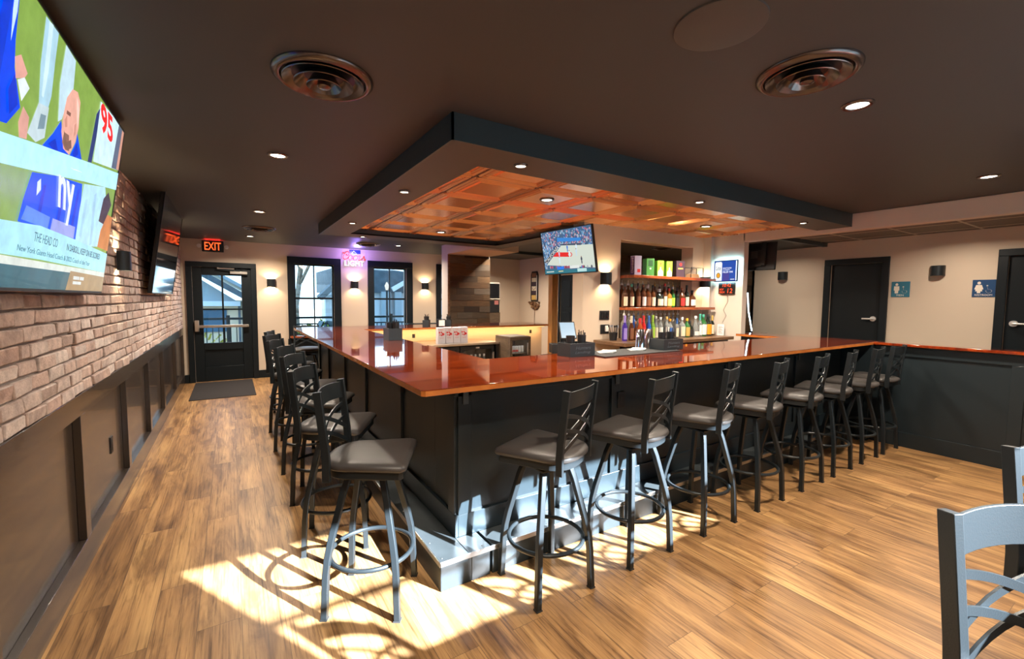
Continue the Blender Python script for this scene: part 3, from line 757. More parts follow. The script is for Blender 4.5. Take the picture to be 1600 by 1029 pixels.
# neon sign
t = thing('neon_sign', 'neon beer sign with red script over white capitals and a mountain outline', 'neon sign', (2.235, YF, 2.38))
em('neon_red', (1.0, .07, .02), 1.5); em('neon_white', (.80, .92, 1.0), 1.4); em('neon_blue', (.03, .05, .9), .8)
def stroke(pts, r=.0075, n=8):
    """Catmull-Rom through points given in sign-plane (x,z)"""
    P4 = [pts[0]] + pts + [pts[-1]]; out = []
    for i in range(1, len(P4) - 2):
        p0, p1, p2, p3 = [Vector((a, 0, b)) for a, b in P4[i - 1:i + 3]]
        for k in range(n):
            u = k / n
            out.append(.5 * ((2 * p1) + (-p0 + p2) * u + (2 * p0 - 5 * p1 + 4 * p2 - p3) * u * u + (-p0 + 3 * p1 - 3 * p2 + p3) * u ** 3))
    out.append(Vector((pts[-1][0], 0, pts[-1][1])))
    return out
def S_(x, y): return ((x - 590) / 1235 * .60 * 1.28, (520 - y) / 1235 * .60 * 1.28)    # proportions of the lettering
mb = MB()
for pts in ([(212, 290), (245, 340), (300, 330)], [(345, 345), (330, 385), (375, 400), (425, 360), (420, 300), (370, 275), (300, 315), (245, 390), (220, 470), (245, 525), (310, 530), (370, 500), (410, 440)],
            [(505, 400), (440, 410), (405, 470), (420, 535), (465, 545), (515, 500), (525, 430), (505, 400), (560, 425)],
            [(660, 400), (600, 415), (560, 475), (575, 540), (625, 550), (680, 500), (695, 430), (660, 400), (720, 420), (745, 390)],
            [(745, 390), (775, 420), (745, 480), (730, 540), (765, 545), (830, 490)],
            [(830, 490), (885, 440), (915, 390), (905, 430), (930, 500), (910, 550), (860, 555)], [(905, 520), (970, 520)]):
    mb.sweep([(p.x, -.03, p.z) for p in stroke([S_(*q) for q in pts])], .0062, seg=6)
mb.build('script_tube', 'neon_red', t)
text_mb('LIGHT', .40, .115, .005, bold=.01).tf(FACE_S((.0, -.03, S_(0, 665)[1]))).build('capitals', 'neon_white', t, smooth=0)
mb = MB(); mb.sweep([(p.x, -.03, p.z) for p in [Vector((a, 0, b)) for a, b in [S_(500, 345), S_(570, 245), S_(680, 345), S_(500, 345)]]], .008, seg=6); mb.build('mountain_tube', 'neon_white', t)
MB().box(-.26, .26, -.012, -.004, -.20, .19).build('backing', pm('clear_backing', (.5, .5, .55), rough=.1, alpha=.03), t)
MB().box(-.09, .13, -.020, -.014, .115, .195).build('blue_field', 'neon_blue', t, smooth=0)
lamp('POINT', 'neon_boost_lamp', (0, -.30, .10), 22, (.36, .24, 1.0), t, shadow_soft_size=.08)  # sign's violet glow, boosted in place of a hidden source tinting the column
lamp('POINT', 'neon_red_lamp', (-.15, -.12, .05), .25, (1.0, .12, .12), t, shadow_soft_size=.05)

# ------------------------------------------------------------------ screens
class Pic:
    """a flat programme picture: coloured shapes lying on the panel, one layer over the other"""
    def __init__(s): s.mb = MB(); s.m = []; s.k = 0
    def sh(s, pts, col, e=1.0):
        s.k += 1
        n = 'screen_%d' % len(MATS); em(n, col, e); s.m.append(n)
        s.mb.cur = len(s.m) - 1; s.mb.poly([(x, y, .00012 * s.k) for x, y in pts]); return s
    def ell(s, cx, cy, rx, ry, col, e=1.0, n=20): return s.sh([(cx + rx * math.cos(2 * PI * k / n), cy + ry * math.sin(2 * PI * k / n)) for k in range(n)], col, e)
    def txt(s, t, x0, y, w, h, col, e=1.0, rot=0., shear=0., bold=0.):
        s.k += 1; n = 'screen_%d' % len(MATS); em(n, col, e); s.m.append(n); s.mb.cur = len(s.m) - 1
        mb = text_mb(t, w, h, .0002, shear, bold); mb.tf(Matrix.Translation((x0 + w / 2, y, .00012 * s.k)) @ Matrix.Rotation(rot, 4, 'Z')); s.mb.add(mb.v, mb.f); return s
    def build(s, name, parent): return s.mb.build(name, s.m, parent, smooth=0, flip=False)
def screen_mat(): return em('screen_glass', (0.006, .006, .007), 1)
def tv(name, label, M, w, h, group=None, depth=.035):
    t = bpy.data.objects.new(name, None); COL.objects.link(t); t.matrix_world = M; tag(t, label, 'television', group)
    MB().box(-w / 2 - .010, w / 2 + .010, -h / 2 - .012, h / 2 + .010, -depth, -.002).build('cabinet', 'black_plastic', t, .006)
    MB().box(-w / 2 - .010, w / 2 + .010, h / 2, h / 2 + .010, -.002, .004).box(-w / 2 - .010, w / 2 + .010, -h / 2 - .012, -h / 2, -.002, .004).box(-w / 2 - .010, -w / 2, -h / 2, h / 2, -.002, .004).box(w / 2, w / 2 + .010, -h / 2, h / 2, -.002, .004).build('bezel', 'black_plastic', t)
    return t
# big screen on the brick: football coach report
UP1 = Vector((.142, 0, .956)).normalized(); B1 = Vector((-.66, 3.574, 1.587)); W1, H1 = 1.72, .967
M1 = frame(B1 + UP1 * H1 / 2 + Vector((0, -W1 / 2, 0)), (0, 1, 0), UP1)
t1 = tv('wall_television', 'huge wall television at top left showing a bald coach in a blue shirt', M1, W1, H1, 'televisions on the brick wall')
def q(l): return [(x + W1 / 2, y - H1 / 2) for x, y in l]
p = Pic()
GR = (.22, .36, .07)
p.sh(q([(-1.72, 0), (0, 0), (0, .967), (-1.72, .967)]), GR)
p.sh(q([(-1.72, .48), (-1.5, .52), (-1.42, .60), (-1.5, .70), (-1.52, .78), (-1.54, .967), (-1.72, .967)]), (.0, .06, .82))
p.sh(q([(-1.545, .967), (-1.535, .86), (-1.55, .76), (-1.565, .85), (-1.57, .967)]), (.55, .75, .95))
p.sh(q([(-1.509, .731), (-1.468, .756), (-1.402, .722), (-1.42, .699), (-1.483, .672)]), (.72, .36, .30))
p.sh(q([(-1.469, .674), (-1.421, .701), (-1.371, .684), (-1.419, .622)]), (.70, .78, .80))
p.sh(q([(-1.42, .552), (-1.399, .612), (-1.342, .594), (-1.337, .519), (-1.399, .507)]), (.66, .34, .28))
p.sh(q([(-1.323, .961), (-1.191, .967), (-1.187, .864), (-1.175, .734), (-1.191, .674), (-1.277, .659), (-1.312, .795)]), (.38, .60, .72))
p.sh(q([(-1.29, .961), (-1.25, .967), (-1.235, .80), (-1.245, .70), (-1.265, .70)]), (.55, .74, .84))
p.sh(q([(-1.281, .669), (-1.183, .686), (-1.184, .571), (-1.259, .532), (-1.34, .541)]), (.50, .62, .66))
p.sh(q([(-1.25, .64), (-1.20, .65), (-1.20, .60), (-1.26, .58)]), (.2, .3, .36))
p.sh(q([(-1.103, .966), (-.974, .961), (-.954, .847), (-1.006, .772), (-1.036, .693), (-1.073, .67), (-1.111, .809)]), (.50, .68, .78))
p.sh(q([(-1.202, .534), (-1.109, .612), (-1.041, .686), (-.976, .595), (-.885, .584), (-.828, .661), (-.829, .703), (-.712, .61)]), (.0, .07, .80))
p.sh(q([(-1.015, .79), (-.963, .846), (-.896, .859), (-.845, .833), (-.821, .726), (-.836, .658), (-.894, .585), (-.974, .59), (-1.024, .647), (-1.028, .711)]), (.74, .38, .30))
p.sh(q([(-.99, .655), (-.93, .66), (-.90, .60), (-.95, .592), (-1.0, .61)]), (.26, .13, .10))
p.sh(q([(-.995, .745), (-.945, .75), (-.945, .735), (-.995, .73)]), (.2, .09, .07)); p.sh(q([(-1.01, .70), (-.985, .73), (-.965, .685), (-.99, .675)]), (.58, .26, .20))
p.sh(q([(-.548, .951), (-.291, .967), (0., .964), (0., .735), (-.187, .705), (-.531, .652), (-.535, .771)]), (.58, .80, .90))
p.sh(q([(-.591, .871), (-.543, .92), (-.539, .779), (-.559, .638), (-.623, .627)]), (.02, .04, .16))
p.sh(q([(-.14, .965), (0., .965), (0., .735), (-.17, .71)]), (.10, .13, .20)); p.sh(q([(-.05, .965), (0., .965), (0., .735), (-.06, .73)]), (.60, .30, .22))
# creases, ear, beard and shading of the pictured people
p.sh(q([(-.885, .72), (-.862, .735), (-.852, .69), (-.875, .67)]), (.60, .28, .22)); p.sh(q([(-1.0, .66), (-.985, .61), (-.93, .595), (-.88, .62), (-.90, .65), (-.95, .625)]), (.22, .12, .09)); p.sh(q([(-.90, .84), (-.85, .80), (-.835, .72), (-.87, .78)]), (.86, .56, .48))
p.sh(q([(-1.15, .56), (-1.08, .60), (-1.03, .56), (-1.08, .555)]), (0, .03, .55)); p.sh(q([(-.86, .60), (-.82, .66), (-.78, .62), (-.83, .59)]), (0, .03, .55))
p.sh(q([(-1.68, .50), (-1.60, .53), (-1.58, .90), (-1.63, .90), (-1.66, .70)]), (0, .04, .62)); p.sh(q([(-1.50, .55), (-1.45, .60), (-1.50, .68), (-1.53, .62)]), (0, .03, .55))
p.txt('95', -.54 + W1 / 2, .89 - H1 / 2, .30, .13, (.9, .02, .02), shear=-.4, bold=.03)
p.sh(q([(-1.72, .37), (-1.503, .393), (-1.251, .43), (-.638, .527), (0., .617), (0., .718), (-.58, .632), (-1.215, .535), (-1.533, .484), (-1.72, .46)]), (.40, .74, .92), 1.1)
p.sh(q([(-1.26, .423), (-.986, .471), (-.662, .509), (-.63, .382), (-.643, .237), (-1.04, .236), (-1.323, .234), (-1.303, .317)]), (.0, .08, .85))
p.sh(q([(-1.20, .40), (-1.17, .42), (-1.155, .38), (-1.19, .35)]), (.6, .7, .9))

p.sh(q([(-.632, .516), (-.249, .581), (-.113, .43), (-.077, .264), (-.404, .233), (-.646, .243), (-.65, .379)]), (.42, .70, .88))
p.sh(q([(-.44, .50), (-.40, .52), (-.36, .25), (-.40, .24)]), (.34, .58, .74)); p.sh(q([(-.58, .45), (-.54, .46), (-.56, .26), (-.60, .27)]), (.35, .60, .76))
for a_, b_ in ((-1.14, .40), (-.92, .44), (-.72, .47)): p.sh(q([(a_, b_), (a_ + .03, b_ + .01), (a_ + .01, b_ - .17), (a_ - .03, b_ - .17)]), (0, .04, .62))
p.sh(q([(-1.27, .30), (-1.02, .295), (-1.03, .245), (-1.30, .245)]), (.10, .24, .72)); p.sh(q([(-.99, .295), (-.68, .30), (-.68, .245), (-1.0, .245)]), (.30, .34, .74))
p.sh(q([(-.255, .516), (-.167, .569), (-.068, .513), (-.177, .383), (-.292, .385)]), (.05, .04, .05))
p.sh(q([(-.124, .447), (0., .45), (0., .244), (-.243, .248), (-.225, .34)]), (.55, .20, .06))
p.sh(q([(-1.72, .21), (-1.446, .222), (-1.115, .247), (-.646, .243), (0., .228), (0., .114), (-1.063, .117), (-1.72, .107)]), (.36, .70, .82))
p.sh(q([(-1.72, .107), (0., .114), (0., .087), (-1.72, .078)]), (.62, .66, .60))
p.sh(q([(-1.72, .078), (0., .087), (0., .0), (-1.72, .0)]), (.02, .10, .13))
p.sh(q([(-.657, .092), (0., .087), (0., .0), (-.693, .0)]), (.34, .22, .10))
p.k += 1
p.txt('N DABOLL, KEEP ON BE SCORED', -.76 + W1 / 2, .195 - H1 / 2, .60, .036, (.02, .05, .09))
p.txt('THE HEAD CO', -1.16 + W1 / 2, .20 - H1 / 2, .27, .036, (.06, .16, .22))
p.txt('New York Giants Head Coach & 2022 Coach of the Year', -1.30 + W1 / 2, .145 - H1 / 2, .95, .022, (.03, .16, .22))
p.sh(q([(-.60, .07), (-.50, .07), (-.50, .053), (-.60, .053)]), (.6, .62, .6)); p.sh(q([(-.49, .07), (-.42, .07), (-.42, .053), (-.49, .053)]), (.6, .62, .6)); p.sh(q([(-.60, .045), (-.46, .045), (-.46, .030), (-.60, .030)]), (.6, .62, .6))
# the lower left words sit where the panel begins
for n, (x0, y0, ww, hh) in []: pass
p.txt('ny', -1.0 + W1 / 2, .385 - H1 / 2, .22, .19, (.72, .80, 1.0), shear=-.38, bold=.02)
def mottle(m_, amt):
    nt = MATS[m_].node_tree; b = nt.nodes['Principled BSDF']; e = b.inputs['Emission Strength'].default_value
    tc = nt.nodes.new('ShaderNodeTexCoord'); n = nt.nodes.new('ShaderNodeTexNoise'); n.inputs['Scale'].default_value = 11; n.inputs['Detail'].default_value = 7; n.inputs['Roughness'].default_value = .6
    mr = nt.nodes.new('ShaderNodeMapRange'); mr.inputs['From Min'].default_value = .3; mr.inputs['From Max'].default_value = .7; mr.inputs['To Min'].default_value = e * (1.2 - amt); mr.inputs['To Max'].default_value = e * (1.2 + amt)
    nt.links.new(tc.outputs['Object'], n.inputs['Vector']); nt.links.new(n.outputs['Fac'], mr.inputs['Value']); nt.links.new(mr.outputs['Result'], b.inputs['Emission Strength'])
for m_ in p.m: mottle(m_, .17)
o = p.build('programme_picture', t1)
glassM = glass_mat('screen_front', (1, 1, 1), .05)
MB().poly([(-W1 / 2, -H1 / 2, .012), (W1 / 2, -H1 / 2, .012), (W1 / 2, H1 / 2, .012), (-W1 / 2, H1 / 2, .012)]).build('front_glass', 'screen_front', t1, smooth=0, flip=False)
MB().box(-.35, .35, -.25, .2, -.075, -.035).build('wall_bracket', 'black_metal', t1)
# second screen, switched off and reflecting the room
UP2 = Vector((.140, 0, 1.0)).normalized(); W2, H2 = 1.83, 1.02
M2 = frame(Vector((-.66, 7.46, 1.60)) + UP2 * H2 / 2 + Vector((0, -W2 / 2, 0)), (0, 1, 0), UP2)
t2 = tv('wall_television', 'dark wall television farther down the brick wall mirroring the exit sign', M2, W2, H2, 'televisions on the brick wall')
MB().poly([(-W2 / 2, -H2 / 2, .001), (W2 / 2, -H2 / 2, .001), (W2 / 2, H2 / 2, .001), (-W2 / 2, H2 / 2, .001)]).build('screen', 'mirror_dark', t2, smooth=0, flip=False)
MB().box(-.35, .35, -.25, .2, -.075, -.035).build('wall_bracket', 'black_metal', t2)
# basketball screen hung beside the niche
yaw, tilt = -1.50455, .18907
XA = Vector((math.cos(yaw), math.sin(yaw), 0)); N0 = Vector((math.sin(yaw), -math.cos(yaw), 0)); UP3 = Vector((0, 0, 1)) * math.cos(tilt) + N0 * math.sin(tilt)
M3 = frame((3.641, 4.445, 2.179), XA, UP3); W3, H3 = .925, .553
t3 = tv('hanging_television', 'tilted television hung under the soffit showing a basketball game', M3, W3, H3)
p = Pic(); rr = random.Random(3)
p.sh([(-W3 / 2, -H3 / 2), (W3 / 2, -H3 / 2), (W3 / 2, H3 / 2), (-W3 / 2, H3 / 2)], (.05, .12, .22))
cc_ = [(.10, .25, .55), (.45, .10, .16), (.50, .55, .65), (.03, .05, .12), (.16, .36, .55), (.55, .32, .36), (.05, .12, .35), (.30, .45, .55)]
cols = [Pic() for _ in cc_]
for c in cc_: n = 'screen_%d' % len(MATS); em(n, c, 1.0); p.m.append(n)
def speck(x, y, s, ci):
    p.mb.cur = len(p.m) - len(cc_) + ci
    p.mb.poly([(x - s, y - s * 1.3, .00035), (x + s, y - s * 1.3, .00035), (x + s, y + s * 1.3, .00035), (x - s, y + s * 1.3, .00035)])
base_m = len(p.m) - len(cc_)
for _ in range(520):
    x = rr.uniform(-W3 / 2 + .01, W3 / 2 - .01); y = rr.uniform(.05, H3 / 2 - .012)
    p.mb.cur = base_m + rr.randrange(len(cc_)); s = rr.uniform(.004, .010)
    p.mb.poly([(x - s, y - s * 1.4, .00035), (x + s, y - s * 1.4, .00035), (x + s, y + s * 1.4, .00035), (x - s, y + s * 1.4, .00035)])
for _ in range(220):
    y = rr.uniform(-.2, .15); x = rr.uniform(-W3 / 2 + .01, -.20 + y * .5 - .12)
    if x < -W3 / 2 + .01: continue
    p.mb.cur = base_m + rr.choice([2, 3, 4, 7, 0]); s = rr.uniform(.004, .010)
    p.mb.poly([(x - s, y - s * 1.4, .0004), (x + s, y - s * 1.4, .0004), (x + s, y + s * 1.4, .0004), (x - s, y + s * 1.4, .0004)])
p.k = 5
p.sh([(-.092, .08), (W3 / 2, .047), (W3 / 2, -.232), (-.417, -.155)], (.60, .66, .58))
p.sh([(-.198, .002), (.027, -.016), (.028, -.073), (-.274, -.051)], (.72, .02, .02)); p.ell(.045, -.046, .048, .03, (.72, .02, .02)); p.ell(.05, -.046, .030, .019, (.62, .60, .55))
p.sh([(-.19, .066), (-.122, .082), (-.400, -.135), (-.462, -.115)], (.03, .03, .05))
p.txt('CALIFORNIA', -.455, -.022, .335, .045, (.75, .78, .75), rot=R(34))
p.sh([(-.15, .185), (.27, .145), (.27, .105), (-.16, .135)], (.03, .22, .62))
p.sh([(-.11, .10), (.26, .08), (.26, .055), (-.10, .083)], (.04, .07, .13))
for x, y, c in ((.017, .042, (.06, .2, .6)), (.045, -.032, (.7, .75, .8)), (.179, .04, (.62, .75, .85)), (.17, -.02, (.5, .65, .75)), (.247, -.12, (.03, .04, .08)), (-.144, -.03, (.65, .5, .7)), (-.15, -.10, (.62, .75, .82))):
    p.ell(x, y + .035, .008, .009, (.35, .2, .14)); p.ell(x, y + .008, .014, .024, c); p.ell(x, y - .03, .009, .024, c)
for _ in range(34):
    x = rr.uniform(-.42, .45); c = rr.choice([(.05, .06, .09), (.5, .05, .1), (.08, .2, .5), (.35, .4, .45)])
    y = -.185 - .03 * (x + .42) / .87; p.ell(x, y, .012, .018, c, 1.0, 8)
p.sh([(-W3 / 2, -.221), (W3 / 2, -.246), (W3 / 2, -H3 / 2), (-W3 / 2, -H3 / 2)], (.02, .17, .22))
p.sh([(-.206, -.189), (-.076, -.189), (-.083, -.225), (-.213, -.226)], (.02, .18, .75)); p.sh([(.03, -.185), (.20, -.185), (.20, -.222), (.03, -.222)], (.70, .74, .72))
p.sh([(.16, -.228), (.32, -.228), (.32, -.268), (.16, -.268)], (.45, .70, .68)); p.sh([(-.43, -.242), (-.28, -.242), (-.28, -.254), (-.43, -.254)], (.6, .68, .62)); p.sh([(-.19, -.242), (-.10, -.242), (-.10, -.254), (-.19, -.254)], (.62, .62, .35))
p.build('programme_picture', t3)
MB().box(-.16, .16, -.12, .14, -.06, -.035).sweep([(0, .1, -.06), (0, .16, -.10)], .03, .03, (1, 0, 0)).build('mount_plate', 'black_metal', t3)
# dark back of the screen in the corridor opening
M4 = frame((6.62, 3.63, 2.232), (0, 1, 0), Vector((.12, 0, 1)))
M4 = Matrix.Translation((6.60, 3.60, 2.232)) @ Matrix.Rotation(R(8), 4, 'Z') @ Matrix.Rotation(R(7), 4, 'Y')
t4 = bpy.data.objects.new('hanging_television', None); COL.objects.link(t4); t4.matrix_world = M4; tag(t4, 'black back of a television hung in the corridor opening', 'television')
MB().box(-.012, .03, -.22, .33, -.215, .215).build('cabinet', 'black_plastic', t4, .008)
MB().box(-.035, -.012, -.10, .28, -.17, .09).build('rear_housing', 'black_plastic', t4, .01)
mb = MB()
for k in range(5): mb.box(-.040, -.034, .02, .11, -.02 + k * .022 - .02, -.01 + k * .022 - .02)
mb.build('vent_slot', 'soffit_under', t4)
MB().box(-.07, -.035, -.10, -.04, -.15, .20).box(-.07, -.05, -.10, -.04, .2, .36).build('mount_arm', 'black_metal', t4)

# ------------------------------------------------------------------ behind the bar
t = thing('under_counter', 'low steel topped work counter behind the bar holding the four white boxes', 'counter', (2.9, 6.2, 0))
MB().box(-1.28, .60, -.34, .34, .87, .90).build('worktop', 'brushed_nickel', t, .004)
MB().box(-1.28, -1.24, -.30, .34, 0, .87).box(.56, .60, -.30, .34, 0, .87).build('support', 'black_plastic', t)
def cooler(x, label):
    t = thing('bottle_cooler', label, 'cooler', (x, 6.22, 0))
    MB().box(-.29, .29, .27, .31, .04, .86).box(-.29, -.26, -.26, .27, .04, .86).box(.26, .29, -.26, .27, .04, .86).box(-.26, .26, -.26, .27, .80, .86).box(-.26, .26, -.26, .27, .04, .12).build('cabinet', 'black_plastic', t)
    f = MB().box(-.29, .29, -.30, -.265, .80, .855).box(-.29, .29, -.30, -.265, .08, .13).box(-.29, -.245, -.30, -.265, .13, .80).box(.245, .29, -.30, -.265, .13, .80).build('door', 'black_plastic', t, .004)
    MB().poly([(-.245, -.28, .13), (.245, -.28, .13), (.245, -.28, .80), (-.245, -.28, .80)]).build('glass', 'cooler_glass', f, smooth=0, flip=False)
    MB().box(-.03, .03, -.312, -.298, .815, .835).build('maker_badge', 'steel', f)
    MB().box(.255, .28, -.33, -.30, .5, .75).build('handle', 'steel', f, .004)
    MB().box(-.26, .26, -.24, .27, .455, .465).build('wire_shelf', 'steel', t)
    return t
cooler(1.96, 'black glass door bottle cooler under the work counter, nearest the aisle side')
cooler(2.55, 'middle black glass door bottle cooler under the work counter')
cooler(3.14, 'black glass door bottle cooler beside the wood trimmed fridge')
t = thing('beverage_fridge', 'small wood trimmed fridge with a glass door showing a row of cans', 'fridge', (3.69, 5.80, 0))
MB().box(-.19, .19, -.20, .20, .97, 1.0).box(-.19, -.15, -.20, .20, .0, .97).box(.15, .19, -.20, .20, 0, .97).box(-.15, .15, .16, .20, 0, .97).box(-.15, .15, -.20, .16, 0, .40).build('cabinet', 'fridge_wood', t, .006)
f = MB().box(-.19, .19, -.235, -.205, .945, .995).box(-.19, -.148, -.235, -.205, .40, .945).box(.148, .19, -.235, -.205, .40, .945).box(-.148, .148, -.235, -.205, .40, .44).build('door', 'fridge_wood', t, .004)
MB().poly([(-.148, -.22, .44), (.148, -.22, .44), (.148, -.22, .945), (-.148, -.22, .945)]).build('glass', 'cooler_glass', f, smooth=0, flip=False)
MB().box(.118, .130, -.255, -.235, .72, .90).build('handle', 'steel', f, .003)
MB().box(-.15, .15, -.17, .16, .735, .742).build('wire_shelf', 'steel', t)
lamp('AREA', 'fridge_lamp', (0, -.08, .95), .25, (.9, .95, 1), t, size=.2)
# bottles
GL = {}
pm('glass_amber', (.075, .022, .006), rough=.06, spec=.7, coat=.3); pm('glass_dark', (.010, .016, .012), rough=.06, spec=.7, coat=.3)
pm('glass_clear', (.62, .66, .66), rough=.05, trans=.75, ior=1.35); pm('glass_green', (.02, .10, .025), rough=.07, spec=.7)
pm('glass_purple', (.06, .03, .30), rough=.1, spec=.7); pm('glass_red', (.50, .02, .02), rough=.1, spec=.7); pm('glass_orange', (.30, .06, .015), rough=.12); pm('glass_blue', (.02, .08, .35), rough=.1); pm('glass_lime', (.14, .28, .03), rough=.12); pm('glass_gold', (.25, .12, .02), rough=.1)
for n, c in dict(cream=(.68, .60, .44), white=(.72, .70, .66), teal=(.05, .30, .22), black=(.02, .02, .02), red=(.6, .03, .03), orange=(.75, .30, .02), yellow=(.70, .58, .22), brown=(.22, .09, .04), lilac=(.30, .22, .60), lime=(.30, .50, .05), silver=(.6, .6, .6), blue=(.04, .14, .45), gold=(.55, .36, .10)).items(): pm('tone_' + n, c, rough=.45)
PROF = {
 'tall': [(0, 0), (.036, 0), (.038, .006), (.038, .175), (.034, .195), (.018, .222), (.014, .24), (.014, .285)],
 'wine': [(0, 0), (.035, 0), (.037, .006), (.037, .16), (.033, .185), (.017, .215), (.0135, .235), (.0135, .29)],
 'squat': [(0, 0), (.046, 0), (.049, .008), (.049, .105), (.044, .128), (.020, .152), (.016, .165), (.016, .20)],
 'stout': [(0, 0), (.043, 0), (.045, .006), (.045, .150), (.038, .175), (.018, .20), (.015, .22), (.015, .25)],
 'slim': [(0, 0), (.030, 0), (.032, .006), (.032, .16), (.028, .19), (.015, .22), (.013, .25), (.013, .30)],
 'bell': [(0, 0), (.050, 0), (.052, .01), (.050, .07), (.036, .14), (.020, .19), (.015, .21), (.015, .25)],
 'beer': [(0, 0), (.028, 0), (.030, .005), (.030, .12), (.024, .15), (.014, .18), (.012, .21), (.013, .225)],
 'can': [(0, 0), (.024, 0), (.030, .008), (.031, .012), (.031, .108), (.026, .118), (.025, .120), (0, .119)],
}
def bottle(kind, glass, label, cap, lx=.5, lh=.5, name='liquor_bottle', pour=False, neck=None):
    t = thing(name, 'x', 'bottle' if kind != 'can' else 'can')
    pr = PROF[kind]; H = pr[-1][1]; rb = max(r for r, z in pr)
    MB().lathe(pr, 20).build('body', glass, t, smooth=50)
    if label:
        z0 = .02 + (lx - .5) * .05; z1 = z0 + .155 * lh * (H / .28)
        z1 = min(z1, [z for r, z in pr if abs(r - rb) < .004][-1])
        MB().lathe([(rb + .0006, z0), (rb + .0012, z0), (rb + .0012, z1), (rb + .0006, z1)], 14, a0=PI + .5, a1=2 * PI - .5).build('front_label', 'tone_' + label, t)
    rn = pr[-1][0]
    if cap:
        if pour: MB().lathe([(rn + .001, H - .012), (rn + .002, H), (rn * .6, H + .012), (.004, H + .018), (.003, H + .05), (0, H + .052)], 12).build('pour_spout', 'tone_' + cap, t)
        else: MB().lathe([(0, H - .02), (rn + .0015, H - .02), (rn + .002, H + .012), (rn, H + .016), (0, H + .016)], 14).build('cap', 'tone_' + cap, t)
    if neck: MB().lathe([(rn + .0008, H - .075), (rn + .0016, H - .074), (rn + .0016, H - .022), (rn + .0008, H - .021)], 14).build('neck_band', 'tone_' + neck, t)
    return t
bottle_cache = {}
NUM = ['first', 'second', 'third', 'fourth', 'fifth', 'sixth', 'seventh', 'eighth', 'ninth', 'tenth', 'eleventh', 'twelfth', 'thirteenth']
def put(key, x, y, z, label, group, scale=1., **kw):
    spec = (key, tuple(sorted(kw.items())))
    if spec in bottle_cache: t = copy_tree(bottle_cache[spec])
    else: t = bottle(*key, **kw); bottle_cache[spec] = t
    t.location = (x, y, z); t.scale = (scale,) * 3; t['label'] = label; t['group'] = group; return t
# shelves
def shelf(z, x0, x1, y0, y1, label):
    t = thing('wall_shelf', label, 'shelf', ((x0 + x1) / 2, 4.2, z)); cx = (x0 + x1) / 2
    MB().box(x0 - cx, x1 - cx, y0 - 4.2, y1 - 4.2, -.038, 0).build('board', 'shelf_wood', t, .004)
    return t
ZM, ZT = 1.468, 1.890
shelf(ZM, 4.355, 6.125, 3.97, 4.40, 'middle red wood shelf crowded with whiskey bottles'); shelf(ZT, 4.36, 6.125, 3.97, 4.40, 'top red wood shelf holding gift boxes')
MS = [(4.375, 'wine', 'glass_amber', 'cream', 'black', 'teal and cream labelled bottle at the left end of the middle shelf', 1.0),
      (4.50, 'wine', 'glass_amber', 'cream', 'teal', 'second teal and cream labelled bottle on the middle shelf', 1.0),
      (4.615, 'slim', 'glass_amber', 'brown', 'black', 'amber bottle with a dark label, third along the middle shelf', 1.02),
      (4.705, 'tall', 'glass_amber', 'white', 'brown', 'brown bottle with a white label, fourth along the middle shelf', 1.02),
      (4.80, 'stout', 'glass_amber', 'brown', 'silver', 'amber stout bottle, fifth along the middle shelf', 1.12),
      (4.895, 'tall', 'glass_amber', 'cream', 'black', 'bottle with a cream label carrying a red mark on the middle shelf', 1.0),
      (5.03, 'squat', 'glass_dark', 'cream', 'silver', 'squat dark bottle with a cream base label in the middle of the middle shelf', 1.18),
      (5.145, 'slim', 'glass_amber', 'cream', 'red', 'slim bottle with a red neck on the middle shelf', 1.05),
      (5.255, 'stout', 'glass_gold', 'yellow', 'red', 'bottle with a big yellow label and red cap on the middle shelf', 1.0),
      (5.345, 'wine', 'glass_green', 'lime', 'silver', 'green bottle with a lime label on the middle shelf', .95),
      (5.44, 'tall', 'glass_dark', 'black', 'black', 'near black bottle right of the lime label on the middle shelf', .93),
      (5.535, 'stout', 'glass_amber', 'red', 'brown', 'bottle with a bright red label on the middle shelf', 1.05),
      (5.655, 'wine', 'glass_dark', 'cream', 'black', 'dark wine shaped bottle with a tall cream label on the middle shelf', 1.05),
      (5.785, 'squat', 'glass_amber', 'white', 'black', 'squat amber bottle with a white label at the right end of the middle shelf', 1.15)]
for x, k, g, l, c, lab, sc_ in MS: put((k, g, l, c), x, 4.12 + random.uniform(-.015, .015), ZM, lab, 'bottles on the middle shelf', sc_, lh=.75 if k != 'squat' else .7)
for i, (x, g, c) in enumerate([(4.44, 'glass_amber', 'silver'), (4.56, 'glass_amber', 'silver'), (4.655, 'glass_dark', 'black'), (4.755, 'glass_amber', 'silver'), (4.85, 'glass_dark', 'silver'), (4.96, 'glass_clear', 'silver'), (5.095, 'glass_amber', 'gold'), (5.20, 'glass_amber', 'silver'), (5.30, 'glass_amber', 'brown'), (5.395, 'glass_dark', 'silver'), (5.49, 'glass_amber', 'gold'), (5.60, 'glass_amber', 'brown')]):
    put(('tall', g, None, c), x, 4.25, ZM, 'second row bottle on the middle shelf, mostly hidden, %s from left' % NUM[i], 'back row bottles on the middle shelf', 1.08, pour=True)
